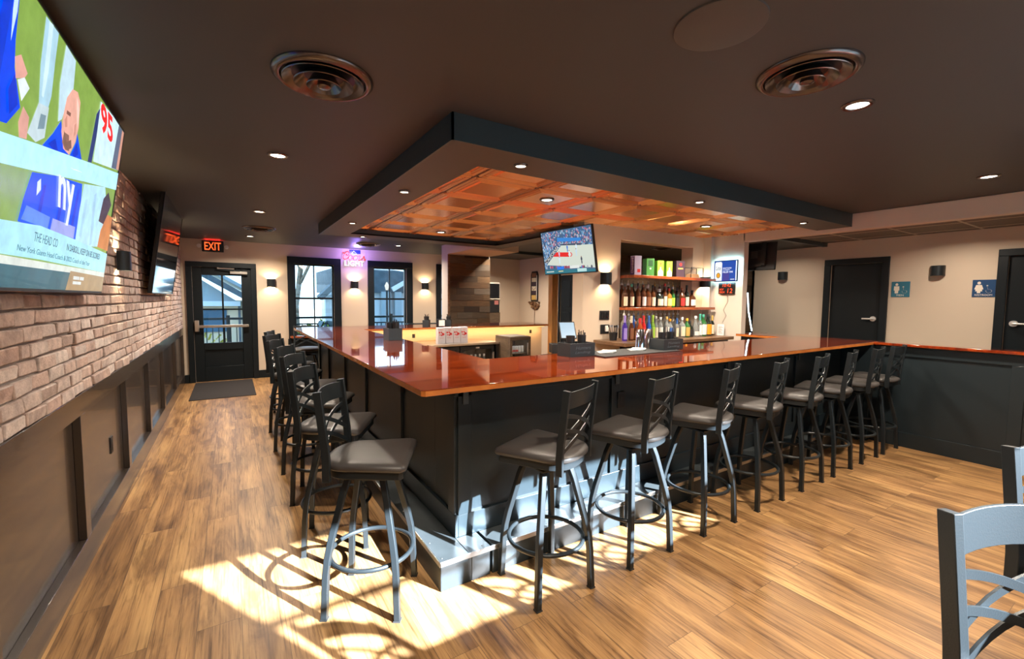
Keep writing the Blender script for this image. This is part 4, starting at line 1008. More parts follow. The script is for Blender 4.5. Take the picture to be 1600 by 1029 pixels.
# back counter
ZK = 1.055
t = thing('back_counter', 'brown wooden back bar counter under the bottle shelves', 'counter', (5.1, 3.95, ZK))
MB().box(-1.20, 1.03, -.29, .25, -.045, 0).build('worktop', 'brown_counter', t, .006)
MB().box(-1.20, -.40, -.288, -.27, -.004, .0015).build('rubber_strip', 'bar_mat', t)
MB().box(-.72, 1.03, -.20, .25, -.95, -.045).build('cabinet', 'black_plastic', t)
mb = MB()
for k in range(9): mb.box(-.62 + k * .07, -.57 + k * .07, -.21, -.20, -.14, -.08)
mb.build('bottle_rail', 'glass_purple', t)
FR = [(4.14, 'slim', 'glass_purple', 'lilac', 'lilac', 'purple labelled bottle at the left end of the back counter', 'lilac', 1.0),
      (4.255, 'slim', 'glass_amber', 'brown', 'cream', 'brown bottle with a cream cap beside the purple labelled one', 'cream', .98),
      (4.33, 'slim', 'glass_amber', 'brown', 'brown', 'slender brown bottle third on the back counter', None, .75),
      (4.405, 'bell', 'glass_orange', 'orange', 'red', 'orange labelled bottle between brown and red ones on the back counter', 'red', 1.05),
      (4.50, 'slim', 'glass_red', 'red', 'red', 'bright red bottle on the back counter', 'red', .98),
      (4.575, 'slim', 'glass_blue', 'blue', 'blue', 'deep blue bottle on the back counter', 'blue', .98),
      (4.655, 'slim', 'glass_lime', 'lime', 'lime', 'lime green bottle on the back counter', 'lime', 1.0),
      (4.74, 'slim', 'glass_clear', 'cream', 'silver', 'clear bottle with a cream label right of the lime bottle', None, .95),
      (4.815, 'tall', 'glass_clear', 'white', 'silver', 'clear bottle with a white label behind the metal shakers', None, .95),
      (4.915, 'tall', 'glass_clear', 'white', 'gold', 'clear bottle with a gold cap behind the metal shakers', None, .97),
      (5.01, 'stout', 'glass_clear', 'blue', 'orange', 'clear bottle with a blue label and orange cap over the black caddy', None, .98),
      (5.13, 'slim', 'glass_clear', 'cream', 'blue', 'slim bottle with a blue top rising behind the black caddy', 'blue', .85),
      (5.26, 'stout', 'glass_clear', 'cream', 'silver', 'wide clear bottle with a cream label above the black caddy', None, 1.05),
      (5.354, 'stout', 'glass_green', 'gold', 'orange', 'green bottle with an orange top right of the cream label', None, .98),
      (5.453, 'squat', 'glass_dark', 'black', 'black', 'squat black bottle on the right half of the back counter', None, 1.05),
      (5.568, 'bell', 'glass_clear', 'white', 'white', 'bell shaped pale bottle on the back counter', None, 1.1),
      (5.662, 'slim', 'glass_clear', 'white', 'teal', 'pale bottle with a green top on the back counter', 'teal', 1.02),
      (5.752, 'stout', 'glass_green', 'white', 'teal', 'green bottle with a large white label on the back counter', None, 1.18),
      (5.875, 'stout', 'glass_dark', 'orange', 'black', 'dark bottle with a glowing orange label on the back counter', None, 1.18),
      (5.965, 'wine', 'glass_dark', 'cream', 'black', 'dark bottle with an oval cream label, second last on the back counter', None, .93),
      (6.06, 'wine', 'glass_dark', 'cream', 'gold', 'black bottle with a gold foil neck at the right end of the back counter', 'gold', .95)]
for x, k, g, l, c, lab, nk, sc_ in FR: put((k, g, l, c), x, 3.90 + random.uniform(-.02, .02) + (.06 if x > 5.9 else 0), ZK, lab, 'bottles on the back counter', sc_, lh=.9, neck=nk)
for i, x in enumerate([4.36, 4.45, 4.54, 4.63, 4.72, 4.81, 4.90, 4.985, 5.075, 5.17, 5.26, 5.35, 5.45]):
    put(('tall', 'glass_clear' if i != 2 else 'glass_blue', None, 'silver'), x, 4.12, ZK, 'clear spouted bottle in the back row of the counter, %s from left' % NUM[i], 'back row bottles on the back counter', 1.12, pour=True)
# top shelf boxes
def carton(x, w, d, h, mat, label, panel, panel_mat, mark=None, mark_mat=None, word=None):
    t = thing('gift_box', label, 'box', (x, 4.10, ZT), R(-18), 'boxes on the top shelf')
    MB().box(-w / 2, w / 2, -d / 2, d / 2, 0, h).build('carton', mat, t, .002)
    if panel: MB().poly([(px * w, -d / 2 - .001, pz * h) for px, pz in panel]).build('printed_panel', panel_mat, t, smooth=0)
    if mark: MB().lathe([(0, -.0015), (mark[2], -.0015), (mark[2], 0)], 20, (mark[0] * w, -d / 2 - .001, mark[1] * h), axis='y').build('emblem', mark_mat, t)
    if word: text_mb(word, h * .62, w * .17, .0006).tf(Matrix.Translation((-w / 2 - .001, 0, h * .5)) @ Matrix(((0, 0, -1), (0, -1, 0), (1, 0, 0))).transposed().to_4x4() if False else frame((-w / 2 - .001, 0, h * .5), (0, 0, 1), (0, 1, 0))).build('side_lettering', 'paper', t, smooth=0)
    return t
pm('box_lilac', (.48, .45, .62), rough=.5); pm('box_purple', (.10, .04, .16), rough=.5); pm('box_green', (.06, .28, .05), rough=.5); pm('box_lime', (.28, .60, .03), rough=.5); pm('box_dark', (.05, .03, .045), rough=.5); pm('box_cream', (.62, .66, .46), rough=.5); pm('box_green_dark', (.02, .10, .03), rough=.5)
b = carton(4.535, .10, .11, .255, 'box_lilac', 'tall lilac and purple carton at the left of the top shelf', [(-.1, .15), (.35, .15), (.35, .32), (-.1, .32)], 'tone_red')
MB().box(-.052, -.0505, -.05, .05, .01, .245).build('purple_side', 'box_purple', b, smooth=0)
text_mb('Chambord', .20, .05, .0006).tf(frame((-.0525, 0, .13), (0, 0, 1), (0, 1, 0))).build('side_lettering', 'paper', b, smooth=0)
carton(4.78, .115, .10, .232, 'box_green', 'dark green carton second on the top shelf', [(-.3, .55), (.3, .55), (.3, .9), (-.3, .9)], 'box_green_dark', (0, .42, .012), 'paper')
b = carton(4.985, .10, .10, .215, 'box_lime', 'lime green carton with a cream arch, third on the top shelf', [(-.42, .0), (.42, .0), (.42, .30), (.12, .45), (.08, .60), (-.08, .60), (-.12, .45), (-.42, .30)], 'box_cream', (0, .80, .013), 'tone_brown')
b = carton(5.17, .09, .10, .215, 'box_lime', 'lime green carton with a cream arch, fourth on the top shelf', [(-.42, .0), (.42, .0), (.42, .30), (.12, .45), (.08, .60), (-.08, .60), (-.12, .45), (-.42, .30)], 'box_cream', (0, .80, .012), 'tone_brown')
b = carton(5.405, .135, .11, .232, 'box_dark', 'dark plum carton with pink print near the right of the top shelf', [(-.3, .50), (.3, .50), (.3, .57), (-.3, .57)], 'tone_gold', (0, .78, .022), 'tone_red')
t = thing('wire_frame', 'black square wire stand at the right end of the top shelf', 'stand', (5.79, 4.12, ZT))
MB().sweep([(-.13, -.05, .004), (.15, -.05, .004), (.15, -.05, .155), (-.13, -.05, .155)], .009, .009, closed=True).sweep([(-.13, .06, .004), (.15, .06, .004), (.15, .06, .155), (-.13, .06, .155)], .009, .009, closed=True).build('frame', 'black_metal', t)
t = thing('wooden_crate', 'small pale cardboard tray lying in the wire stand on the top shelf', 'box', (5.74, 4.115, ZT))
MB().box(-.065, .115, -.038, .05, 0.0, .062).build('tray', 'cardboard', t, .003)
# switch plates and drinks menu on the back wall
t = thing('switch_plate', 'black triple switch plate on the wall above the utensil cup', 'switch', (4.08, 4.2, 1.365)); MB().box(-.085, .085, -.008, 0, -.06, .06).build('plate', 'black_plastic', t, .003)
for k in (-1, 0, 1): MB().box(k * .045 - .014, k * .045 + .014, -.014, -.008, -.035, .035).build('rocker', 'mirror_dark', t, .002)
t = thing('outlet_plate', 'black outlet plate on the wall behind the utensil cup', 'outlet', (4.09, 4.2, 1.185)); MB().box(-.075, .075, -.008, 0, -.06, .06).build('plate', 'black_plastic', t, .003)
MB().box(.0, .05, -.03, -.008, -.03, .045).build('white_plug', 'paper', t, .004)
t = thing('utensil_cup', 'black cup of bar spoons at the left end of the back counter', 'cup', (4.07, 4.02, ZK))
MB().lathe([(0, 0), (.045, 0), (.055, .10), (.050, .10), (.042, .008), (0, .008)], 20).build('cup', 'black_plastic', t)
for k in range(6):
    a = k * 1.05; MB().sweep([(.02 * math.cos(a), .02 * math.sin(a), .01), (.055 * math.cos(a), .055 * math.sin(a), .17)], .005, seg=6).cyl((.056 * math.cos(a), .056 * math.sin(a), 0), .012, .165, .19, 8).build('utensil', 'steel' if k % 2 else 'black_plastic', t)
t = thing('menu_card', 'white printed card propped at the right end of the back counter', 'card', (6.11, 3.86, ZK), R(-55))
MB().box(-.045, .045, -.004, .004, 0, .165).build('card', 'paper', t)
mb = MB()
for k in range(8): mb.box(-.03, .03 - .012 * (k % 3), -.0055, -.004, .03 + k * .014, .034 + k * .014)
mb.build('print', 'box_dark', t)
# beer sign and clock
t = thing('beer_sign', 'glowing blue and white beer sign above the red digital clock', 'sign', (6.19, 3.825, 2.0))
FW = FACE_W((-.045, 0, 0))
MB().box(-.075, -.03, -.185, .185, -.155, .155).build('housing', 'black_plastic', t, .008)
MB().box(-.062, -.045, -.190, .190, -.160, .160).build('halo_tube', em('halo_cyan', (.55, .9, 1.0), 2), t)
MB().box(-.03, 0, -.05, .05, -.05, .05).build('wall_spacer', 'black_plastic', t)
p = Pic()
p.sh([(-.175, -.145), (.175, -.145), (.175, .145), (-.175, .145)], (.01, .06, .33), 1.2)
p.sh([(-.165, -.14), (-.055, -.14), (-.055, .115), (-.068, .135), (-.152, .135), (-.165, .115)], (.85, .88, .85), 1.2)
p.txt('Lite', -.150, .045, .080, .062, (.02, .05, .16)); p.ell(-.110, -.062, .034, .042, (.25, .22, .14)); p.ell(-.110, -.062, .024, .032, (.85, .35, .02)); p.sh([(-.04, -.145), (.06, -.145), (.06, -.02), (-.04, -.02)], (.05, .05, .30))
p.txt("WHAT'S UP IN", -.040, .040, .13, .022, (.85, .9, .95), 1.4, shear=.15); p.txt('TO ENJOY', -.040, .012, .11, .020, (.85, .9, .95), 1.4, shear=.15); p.txt('MILLER TIME', -.040, -.016, .155, .024, (.85, .9, .95), 1.4, shear=.15)
p.sh([(.08, -.128), (.14, -.128), (.14, -.118), (.08, -.118)], (.8, .85, .9)); p.sh([(.158, -.14), (.170, -.14), (.170, .14), (.158, .14)], (.8, .95, 1.), 2.0)
o = p.build('lit_face', t); o.matrix_local = FACE_W((-.076, 0, 0))
for (a_, b_, sx_, sy_) in ((0, .17, .34, .03), (0, -.17, .34, .03), (.2, 0, .03, .30), (-.2, 0, .03, .30)): lamp('AREA', 'sign_lamp', (-.04, a_, b_), .55, (.45, .88, 1.0), t, shape='RECTANGLE', size=sy_, size_y=sx_).rotation_euler = (0, R(-90), 0)
t = thing('digital_clock', 'red digital clock showing time and date below the beer sign', 'clock', (6.19, 3.83, 1.748))
MB().box(-.03, 0, -.125, .125, -.085, .085).build('case', 'black_plastic', t, .006)
p = Pic(); led = (1.0, .09, .02)
p.txt('10:42', -.06, .045, .13, .048, led, 1.8, shear=.15); p.txt('NOV', -.105, -.015, .065, .028, led, 1.8, shear=.15); p.txt('2024', -.110, -.055, .085, .030, led, 1.8, shear=.15); p.txt('12', .02, -.035, .075, .068, led, 1.8, shear=.1)
o = p.build('digits', t); o.matrix_local = FACE_W((-.031, 0, 0))
MB().sweep([(-.01, -.01, -.085), (-.012, -.02, -.20), (-.012, .045, -.32), (-.012, -.005, -.40), (-.012, .05, -.50), (-.012, .03, -.58), (-.012, .06, -.70)], .003, seg=6).build('cord', 'steel', t)

# ------------------------------------------------------------------ on the bar
def caddy(x, y, rz, label, w=.25, d=.16, h=.105, words=True, cups=((-.06, 0), (.07, .02))):
    t = thing('bar_caddy', label, 'caddy', (x, y, ZB), rz, 'black caddies on the bar')
    th = .008
    MB().box(-w / 2, w / 2, -d / 2, -d / 2 + th, 0, h).box(-w / 2, w / 2, d / 2 - th, d / 2, 0, h).box(-w / 2, -w / 2 + th, -d / 2 + th, d / 2 - th, 0, h).box(w / 2 - th, w / 2, -d / 2 + th, d / 2 - th, 0, h).box(-w / 2 + th, w / 2 - th, -d / 2 + th, d / 2 - th, 0, th).box(-.004, .004, -d / 2 + th, d / 2 - th, th, h * .9).build('box', 'caddy_black', t, .0015)
    if words:
        text_mb('Hunters', w * .60, h * .24, .0012, shear=.25).tf(FACE_S((w * .02, -d / 2 - .0008, h * .66))).build('raised_script', 'caddy_relief', t, smooth=0)
        text_mb('Landing', w * .62, h * .22, .0012, shear=.25).tf(FACE_S((w * .0, -d / 2 - .0008, h * .30))).build('raised_script', 'caddy_relief', t, smooth=0)
    for i, (cx, cy) in enumerate(cups):
        MB().lathe([(0, .012), (.030, .012), (.036, h + .055), (.033, h + .055), (.028, .02), (0, .02)], 18, (cx, cy, 0)).build('straw_cup', 'black_plastic', t)
        if i == 1:
            for k in range(7):
                a = k * .9; MB().sweep([(cx + .012 * math.cos(a), cy + .012 * math.sin(a), .03), (cx + .028 * math.cos(a), cy + .028 * math.sin(a), h + .075 + .01 * (k % 3))], .0035, seg=6).build('straw', 'black_plastic', t)
    return t
caddy(2.30, 2.67, R(-1), 'black embossed caddy with straws on the front bar, left of the rubber mat')
caddy(3.285, 2.59, R(-2), 'black embossed caddy at the right end of the rubber mat', h=.095).location.z = ZB + .009
caddy(1.45, 4.66, R(0), 'dark caddy on the aisle side of the bar in front of a bright window', w=.145, d=.20, h=.125, words=False, cups=((-.02, .03), (.025, -.03)))
caddy(2.60, 6.62, R(60), 'far caddy left of the napkin holder on the far bar', w=.16, d=.10, h=.105, words=False, cups=((-.03, 0), (.035, 0)))
caddy(2.98, 6.62, R(60), 'far caddy right of the napkin holder on the far bar', w=.14, d=.09, h=.10, words=False, cups=((-.03, 0), (.03, 0)))
t = thing('napkin_holder', 'black napkin holder with white napkins between the two far caddies', 'napkin holder', (2.80, 6.50, ZB))
MB().box(-.06, -.054, -.03, .05, 0, .115).box(.054, .06, -.03, .05, 0, .115).box(-.06, .06, -.03, .05, 0, .006).box(-.06, .06, -.03, .05, .115, .121).build('holder', 'black_plastic', t); MB().box(-.05, .05, -.026, .045, .008, .105).build('napkins', 'paper', t, .003)
t = thing('bar_mat', 'long black rubber bar mat along the inner edge of the front bar', 'mat', (2.86, 2.625, ZB))
MB().box(-.45, .45, -.165, .16, 0, .009).build('mat', 'bar_mat', t, .003)
for i, (x, lab) in enumerate([(2.62, 'fanned white napkins on the left part of the rubber mat'), (2.98, 'fanned white napkins on the right part of the rubber mat')]):
    t = thing('napkin_stack', lab, 'napkins', (x, 2.66, ZB + .009), 0, 'napkins on the mat'); mb = MB()
    for k in range(9):
        a = R(k * 9 - 30); c, s = math.cos(a), math.sin(a); q_ = [(-.055, -.055), (.055, -.055), (.055, .055), (-.055, .055)]
        z = .0006 + k * .0014; pts = [(px * c - py * s + .006 * k - .02, px * s + py * c) for px, py in q_]
        mb.prism(pts, z, z + .0012)
    mb.build('napkins', 'paper', t)
for i, (x, y, lab) in enumerate([(3.115, 2.74, 'left polished steel cocktail shaker on the rubber mat'), (3.22, 2.735, 'right polished steel cocktail shaker next to the caddy')]):
    t = thing('cocktail_shaker', lab, 'shaker', (x, y, ZB + .009), 0, 'cocktail shakers'); MB().lathe([(0, .172), (.030, .172), (.033, .168), (.044, .012), (.047, .0), (.044, 0), (.028, .16), (0, .165)], 28).build('tin', 'chrome', t, smooth=50)
# ordering tablet on its stand
t = thing('point_of_sale_tablet', 'tilted pale screened order tablet at the left end of the back counter', 'tablet', (3.33, 4.03, .91), R(-20))
MB().box(-.10, .10, -.012, 0, -.11, .11).tf(Matrix.Translation((0, 0, .29)) @ Matrix.Rotation(R(-28), 4, 'X')).build('tablet_body', 'black_plastic', t, .005)
MB().poly([(-.088, -.0125, -.098), (.088, -.0125, -.098), (.088, -.0125, .098), (-.088, -.0125, .098)]).tf(Matrix.Translation((0, 0, .29)) @ Matrix.Rotation(R(-28), 4, 'X')).build('lit_screen', em('tablet_screen', (.45, .62, .75), 1.0), t, smooth=0, flip=False)
MB().sweep([(0, .03, .26), (0, .06, .10), (0, .06, .012)], .04, .02, (1, 0, 0)).box(-.10, .10, -.05, .14, 0, .012).build('stand', 'black_plastic', t, .003)
MB().box(-.20, -.11, -.06, .08, .03, .14).build('receipt_printer', 'black_plastic', t, .006)
t = thing('till_stand', 'narrow dark stand carrying the order tablet behind the bar', 'stand', (3.33, 4.05, 0)); MB().box(-.24, .14, -.12, .18, .88, .91).box(-.03, .03, -.02, .05, 0, .88).box(-.15, .1, -.1, .14, 0, .02).build('stand', 'black_plastic', t)
# the four white boxes with red print
for i in range(4):
    x = 2.60 + i * .122
    t = thing('white_carton', ['white box with red print, leftmost of four on the work counter', 'white box with red print, second from left on the work counter', 'white box with red print, third from left on the work counter', 'white box with red print, rightmost of four on the work counter'][i], 'box', (x, 6.06, .90), R(-4), 'white boxes with red print')
    MB().box(-.058, .058, -.05, .05, 0, .235 + .004 * (i % 2)).build('carton', pm('carton_white', (.72, .66, .68), rough=.5) if i == 0 else 'carton_white', t, .002)
    mb = MB()
    for a, b, r in ((-.034, .165, .013), (-.004, .168, .011), (.024, .140, .018), (.000, .125, .012), (-.026, .130, .009), (.012, .150, .012)): mb.lathe([(0, -.0512), (r, -.0512), (r, -.0500)], 12, (a, 0, b), axis='y')
    mb.build('red_print', 'tone_red', t)
    text_mb('Classic', .05, .014, .0004, shear=.3).tf(FACE_S((.0, -.0508, .205))).build('script', 'tone_red', t, smooth=0)
    text_mb('hard seltzer', .06, .010, .0004).tf(FACE_S((.0, -.0508, .085))).build('small_print', 'tone_red', t, smooth=0)
# bottles and cans behind cooler glass
k = 0
BC = [('glass_clear', 'silver'), ('glass_amber', 'gold'), ('glass_green', 'white'), ('glass_clear', 'blue')]
for cx, cn in ((1.96, 'aisle side cooler'), (2.55, 'middle cooler'), (3.14, 'cooler beside the wood trimmed fridge')):
    for j in range(6):
        g, c = BC[(k + j // 2) % 4]
        put(('beer', g, c if c != 'gold' else 'cream', 'silver'), cx - .19 + j * .075, 6.05, .466, 'beer bottle on the upper rack of the %s' % cn, 'beer bottles in the %s' % cn, 1.0, name='beer_bottle', lh=.8)
    k += 1
for j in range(5): put(('can', 'tone_silver', 'red' if j < 3 else 'white', None), 3.60 + j * .052 - .01, 5.68, .743, 'drink can in the top row inside the wood trimmed fridge', 'cans in the wood trimmed fridge', .85 if True else 1, name='drink_can', lh=.5)
for j in range(4): put(('can', 'tone_silver', 'black', None), 3.60 + j * .06, 5.70, .402, 'drink can in the lower row inside the wood trimmed fridge', 'lower cans in the wood trimmed fridge', .85, name='drink_can', lh=.5)
# ------------------------------------------------------------------ room objects
t = thing('floor_mat', 'dark grey entrance mat in front of the exit door', 'mat', (-.14, 8.86, 0)); MB().box(-.44, .44, -.78, .82, 0, .010).build('mat', 'floor_mat_pile', t, .004)
t = thing('outlet_plate', 'black outlet plate on the left wall panelling', 'outlet', (-.772, 4.247, .475)); MB().box(0, .007, -.036, .036, -.06, .06).box(.007, .010, -.017, .017, -.04, .04).build('plate', 'black_plastic', t, .002)
t = thing('outlet_plate', 'small black outlet on the far cream wall under the bar ledge', 'outlet', (2.36, 6.545, .985)); MB().box(-.022, .022, -.006, 0, -.03, .03).build('plate', 'black_plastic', t)
t = thing('outlet_plate', 'small black outlet on the lit bar lining near the timber post', 'outlet', (4.55, 6.545, .985)); MB().box(-.022, .022, -.006, 0, -.03, .03).build('plate', 'black_plastic', t)
# restroom signs
for nm, y, z, mat, word, lab in (('a', 2.285, 1.742, 'sign_teal', 'MEN', 'teal restroom sign with white figure beside the first restroom door'), ('b', 1.49, 1.742, 'sign_blue', 'RESTROOM', 'navy restroom sign with white figure beside the second restroom door')):
    t = thing('restroom_sign', lab, 'sign', (XR, y, z)); MB().box(-.006, 0, -.10, .10, -.105, .105).build('plate', mat, t, .002)
    F_ = FACE_W((-.0068, 0, 0))
    mb = MB()
    for k in range(1):
        c = (-.042, .065); n = 14
        mb.poly([(c[0] + .016 * math.cos(2 * PI * i / n), c[1] + .018 * math.sin(2 * PI * i / n), 0) for i in range(n)])
        if word == 'MEN': mb.poly([(-.070, .042, 0), (-.014, .042, 0), (-.012, -.015, 0), (-.022, -.015, 0), (-.024, -.055, 0), (-.060, -.055, 0), (-.062, -.015, 0), (-.072, -.015, 0)])
        else: mb.poly([(-.066, .042, 0), (-.018, .042, 0), (-.002, -.010, 0), (-.016, -.016, 0), (-.010, -.035, 0), (-.026, -.035, 0), (-.028, -.058, 0), (-.056, -.058, 0), (-.058, -.035, 0), (-.074, -.035, 0), (-.068, -.016, 0), (-.082, -.010, 0)])
    mb.sweep([(.045 + .026 * math.cos(a), -.030 + .024 * math.sin(a), 0) for a in [R(x) for x in range(-200, 30, 20)]], .009, .001, (0, 0, 1)).sweep([(.030, .022, 0), (.036, -.012, 0), (.060, -.014, 0), (.070, -.040, 0)], .009, .001, (0, 0, 1)).poly([(.022, .026, .0003), (.036, .026, .0003), (.036, .040, .0003), (.022, .040, .0003)])
    mb.tf(F_).build('pictogram', 'sign_white', t, smooth=0)
    text_mb(word, .075 if word == 'MEN' else .15, .022, .0005).tf(FACE_W((-.0068, 0, -.080))).build('lettering', 'sign_white', t, smooth=0)
# jukebox, wall art, arcade cabinet
t = thing('game_machine', 'tan and black wall game machine with a rounded white frame by the plank column', 'game machine', (5.34, 9.3, 0))
MB().prism([(-.23, -.0), (.22, 0), (.22, .45), (-.23, .45)], 0, 1.24).build('cabinet', 'fridge_wood', t, .01)
MB().box(-.23, .225, .0, .40, 1.20, 1.97).build('head', 'white_trim', t, .04, seg=4)
MB().box(-.20, .195, -.006, .01, 1.58, 1.935).build('upper_screen', 'mirror_dark', t, .02); MB().box(-.20, .195, -.008, .01, 1.235, 1.545).build('lower_panel', 'black_plastic', t, .01)
MB().box(-.20, .195, -.012, 0, 1.52, 1.56).build('trim_bar', 'brushed_nickel', t); MB().box(.05, .16, -.012, -.006, 1.43, 1.53).build('red_notice', em('notice_red', (.75, .22, .16), .6), t)
t = thing('wall_art', 'tall narrow board art with a rusty cut out base on the cream wall', 'wall art', (6.45, 9.09, 1.88))
MB().prism([(-.13, -.36), (.13, -.36), (.145, -.28), (.145, .30), (.10, .38), (-.10, .38), (-.145, .30), (-.145, -.28)], 0, .03).tf(frame((-.005, 0, 0), (0, -1, 0), (0, 0, 1))).build('board', 'black_plastic', t)
mb = MB(); cs = ['tone_cream', 'tone_brown', 'tone_silver', 'tone_gold', 'box_dark']
for k, (z0, z1, m) in enumerate(((.24, .34, 1), (.12, .22, 0), (.02, .11, 4), (-.10, .01, 0), (-.20, -.11, 4), (-.33, -.21, 3))): mb.cur = m; mb.poly([(-.10, z0, .001), (.085, z0, .001), (.085, z1, .001), (-.10, z1, .001)])
mb.cur = 1; mb.sweep([(-.08, -.02, .002), (0, -.09, .002), (.07, -.02, .002)], .02, .002, (0, 0, 1)); mb.cur = 2; mb.poly([(.10, -.33, .001), (.125, -.33, .001), (.125, .28, .001), (.10, .28, .001)])
mb.tf(frame((-.036, 0, 0), (0, -1, 0), (0, 0, 1))).build('painted_motif', cs, t, smooth=0)
rr = random.Random(5); mb = MB()
for k in range(26):
    y = rr.uniform(-.22, .20); z = rr.uniform(-.55, -.37); a = rr.uniform(0, 3); mb.prism([(y + rr.uniform(.03, .07) * math.cos(a + b_ * 2 * PI / 5), z + rr.uniform(.02, .045) * math.sin(a + b_ * 2 * PI / 5)) for b_ in range(5)], .0 + .001 * k, .012 + .001 * k)
mb.tf(frame((-.01, 0, 0), (0, -1, 0), (0, 0, 1))).build('cut_out_base', 'old_board', t)
MB().sweep([(-.01, 0, -.55), (-.01, .005, -.9)], .006, seg=6).build('cord', 'brown_counter', t)
t = thing('arcade_cabinet', 'dark cabinet edged by a glowing white light tube in the corridor', 'game machine', (7.06, 4.10, 0))
MB().prism([(-.25, -.18), (.20, -.18), (.20, .22), (-.25, .22)], 0, 1.05).prism([(-.25, -.02), (.06, -.02), (.06, .22), (-.25, .22)], 1.05, 1.80).build('cabinet', 'black_plastic', t, .02)
MB().sweep([(.07, -.04, 1.70), (.085, -.06, 1.40), (.10, -.12, 1.08)], .010, seg=8).build('light_tube', em('tube_white', (.65, .9, 1.0), 6), t)
MB().box(.05, .30, -.26, -.18, 1.03, 1.05).build('control_ledge', 'brushed_nickel', t)
# ledge under the first far window, ledge beyond the far bar
t = thing('window_ledge', 'low red wood drinks ledge on a dark panel below the first far window', 'ledge', (1.25, 9.65, 0)); MB().box(-.28, .40, -.10, .13, .765, .80).build('top', 'shelf_wood', t, .004); MB().box(-.25, .38, .06, .11, 0, .765).build('panel', 'door_black', t)
t = thing('drinks_ledge', 'narrow dark drinks ledge on the far wall beyond the far bar', 'ledge', (3.72, 9.68, 1.0)); MB().box(-.40, .50, -.13, .10, -.03, .0).build('board', 'black_satin', t, .003); MB().box(-.3, -.27, -.02, .10, -.18, -.03).box(.3, .33, -.02, .10, -.18, -.03).build('bracket', 'black_metal', t)

# ------------------------------------------------------------------ outdoors beyond the far windows
pm('ext_ground', (.20, .21, .18), rough=1); pm('ext_deck', (.22, .24, .25), rough=.9); pm('ext_rail', (.008, .025, .03), rough=.5); pm('ext_siding', (.36, .43, .46), rough=.8); pm('ext_roof', (.085, .115, .135), rough=.9, noise=.2, nscale=4); pm('ext_cream', (.80, .62, .42), rough=.8); pm('ext_blue', (.05, .13, .20), rough=.4)
pm('bark', (.22, .17, .12), rough=1, noise=.4, nscale=8); pm('ext_leaf', (.30, .42, .06), rough=.8, noise=.5, nscale=3); pm('ext_leaf_gold', (.60, .50, .10), rough=.8, noise=.4, nscale=3); pm('sling_grey', (.13, .20, .23), rough=.7); pm('lamp_white', (.8, .8, .76), rough=.4)
struct(bx('ground', 'ext_ground', (-40, 60, 10.02, 90, -.7, -.5), smooth=0)); struct(bx('exterior_deck', 'ext_deck', (-3, 8, 10.02, 11.9, -.5, -.06), smooth=0))
t = thing('porch_railing', 'black metal porch railing outside the exit door and windows', 'railing', (2, 11.5, -.06))
MB().box(-5, 6, -.03, .03, 1.12, 1.17).build('top_rail', 'ext_rail', t); MB().box(-5, 6, -.02, .02, .98, 1.01).box(-5, 6, -.02, .02, .10, .13).build('lower_rail', 'ext_rail', t)
mb = MB()
for k in range(100): mb.box(-5 + k * .11, -4.982 + k * .11, -.009, .009, .13, .98)
mb.build('baluster', 'ext_rail', t, smooth=0)['kind'] = 'stuff'
for k in (-4.9, -2.1, 1.5, 4.5): MB().box(k, k + .07, -.035, .035, 0, 1.22).build('post', 'ext_rail', t)
def patio_chair(x, y, rz, lab):
    t = thing('patio_chair', lab, 'chair', (x, y, -.06), rz, 'patio chairs')
    mb = MB()
    prof = [(-.02 + .02 * k, 0, 0) for k in range(0)]
    pts = [(.26, .40), (.05, .38), (-.18, .38), (-.27, .62), (-.34, .95), (-.40, 1.08)]
    for i in range(len(pts) - 1):
        (a, b), (c, d_) = pts[i], pts[i + 1]
        mb.add([(a, -.25, b), (a, .25, b), (c, .25, d_), (c, -.25, d_), (a, -.25, b + .015), (a, .25, b + .015), (c, .25, d_ + .015), (c, -.25, d_ + .015)], [(0, 1, 2, 3), (4, 5, 6, 7), (0, 1, 5, 4), (1, 2, 6, 5), (2, 3, 7, 6), (3, 0, 4, 7)])
    mb.build('sling', 'sling_grey', t)
    for s in (-.26, .26):
        MB().sweep([(p_[0], s, p_[1] + .01) for p_ in pts], .015, seg=8).build('side_tube', 'ext_rail', t)
        MB().sweep([(.28, s, 0), (.24, s, .40), (.22, s, .62), (-.25, s, .62)], .014, seg=8).build('arm_leg', 'ext_rail', t); MB().sweep([(-.16, s, .38), (-.30, s, 0)], .014, seg=8).build('rear_leg', 'ext_rail', t)
    return t
patio_chair(1.32, 10.75, R(180), 'patio chair outside the first far window, left one'); patio_chair(2.30, 10.75, R(10), 'patio chair outside the first far window, right one') ; patio_chair(3.62, 10.8, R(185), 'patio chair outside the second far window')
t = thing('house', 'grey gabled house with white porch trim seen through the exit door', 'house', (-1.4, 20, -.5))
MB().prism([(-4, 0), (1.95, 0), (1.95, 6), (-4, 6)], 0, 1.9).build('wall', 'ext_cream', t)
g = MB(); g.add([(-4, -.02, 1.9), (1.6, -.02, 1.9), (-1.2, -.02, 3.9), (-4, -.02, 3.0), (-4, .3, 1.9), (1.6, .3, 1.9), (-1.2, .3, 3.9), (-4, .3, 3.0)], [(0, 1, 2, 3), (4, 7, 6, 5), (0, 4, 5, 1), (1, 5, 6, 2), (2, 6, 7, 3), (3, 7, 4, 0)]); g.build('gable', 'ext_siding', t, smooth=0)
MB().sweep([(-1.2, -.3, 4.0), (2.2, -.3, 1.85)], .5, .20, (0, 1, 0)).build('roof', 'ext_roof', t, smooth=0); MB().sweep([(-1.2, 3, 4.25), (2.2, 3, 2.2)], 6, .12, (0, 1, 0)).build('roof_slope', 'ext_siding', t, smooth=0)
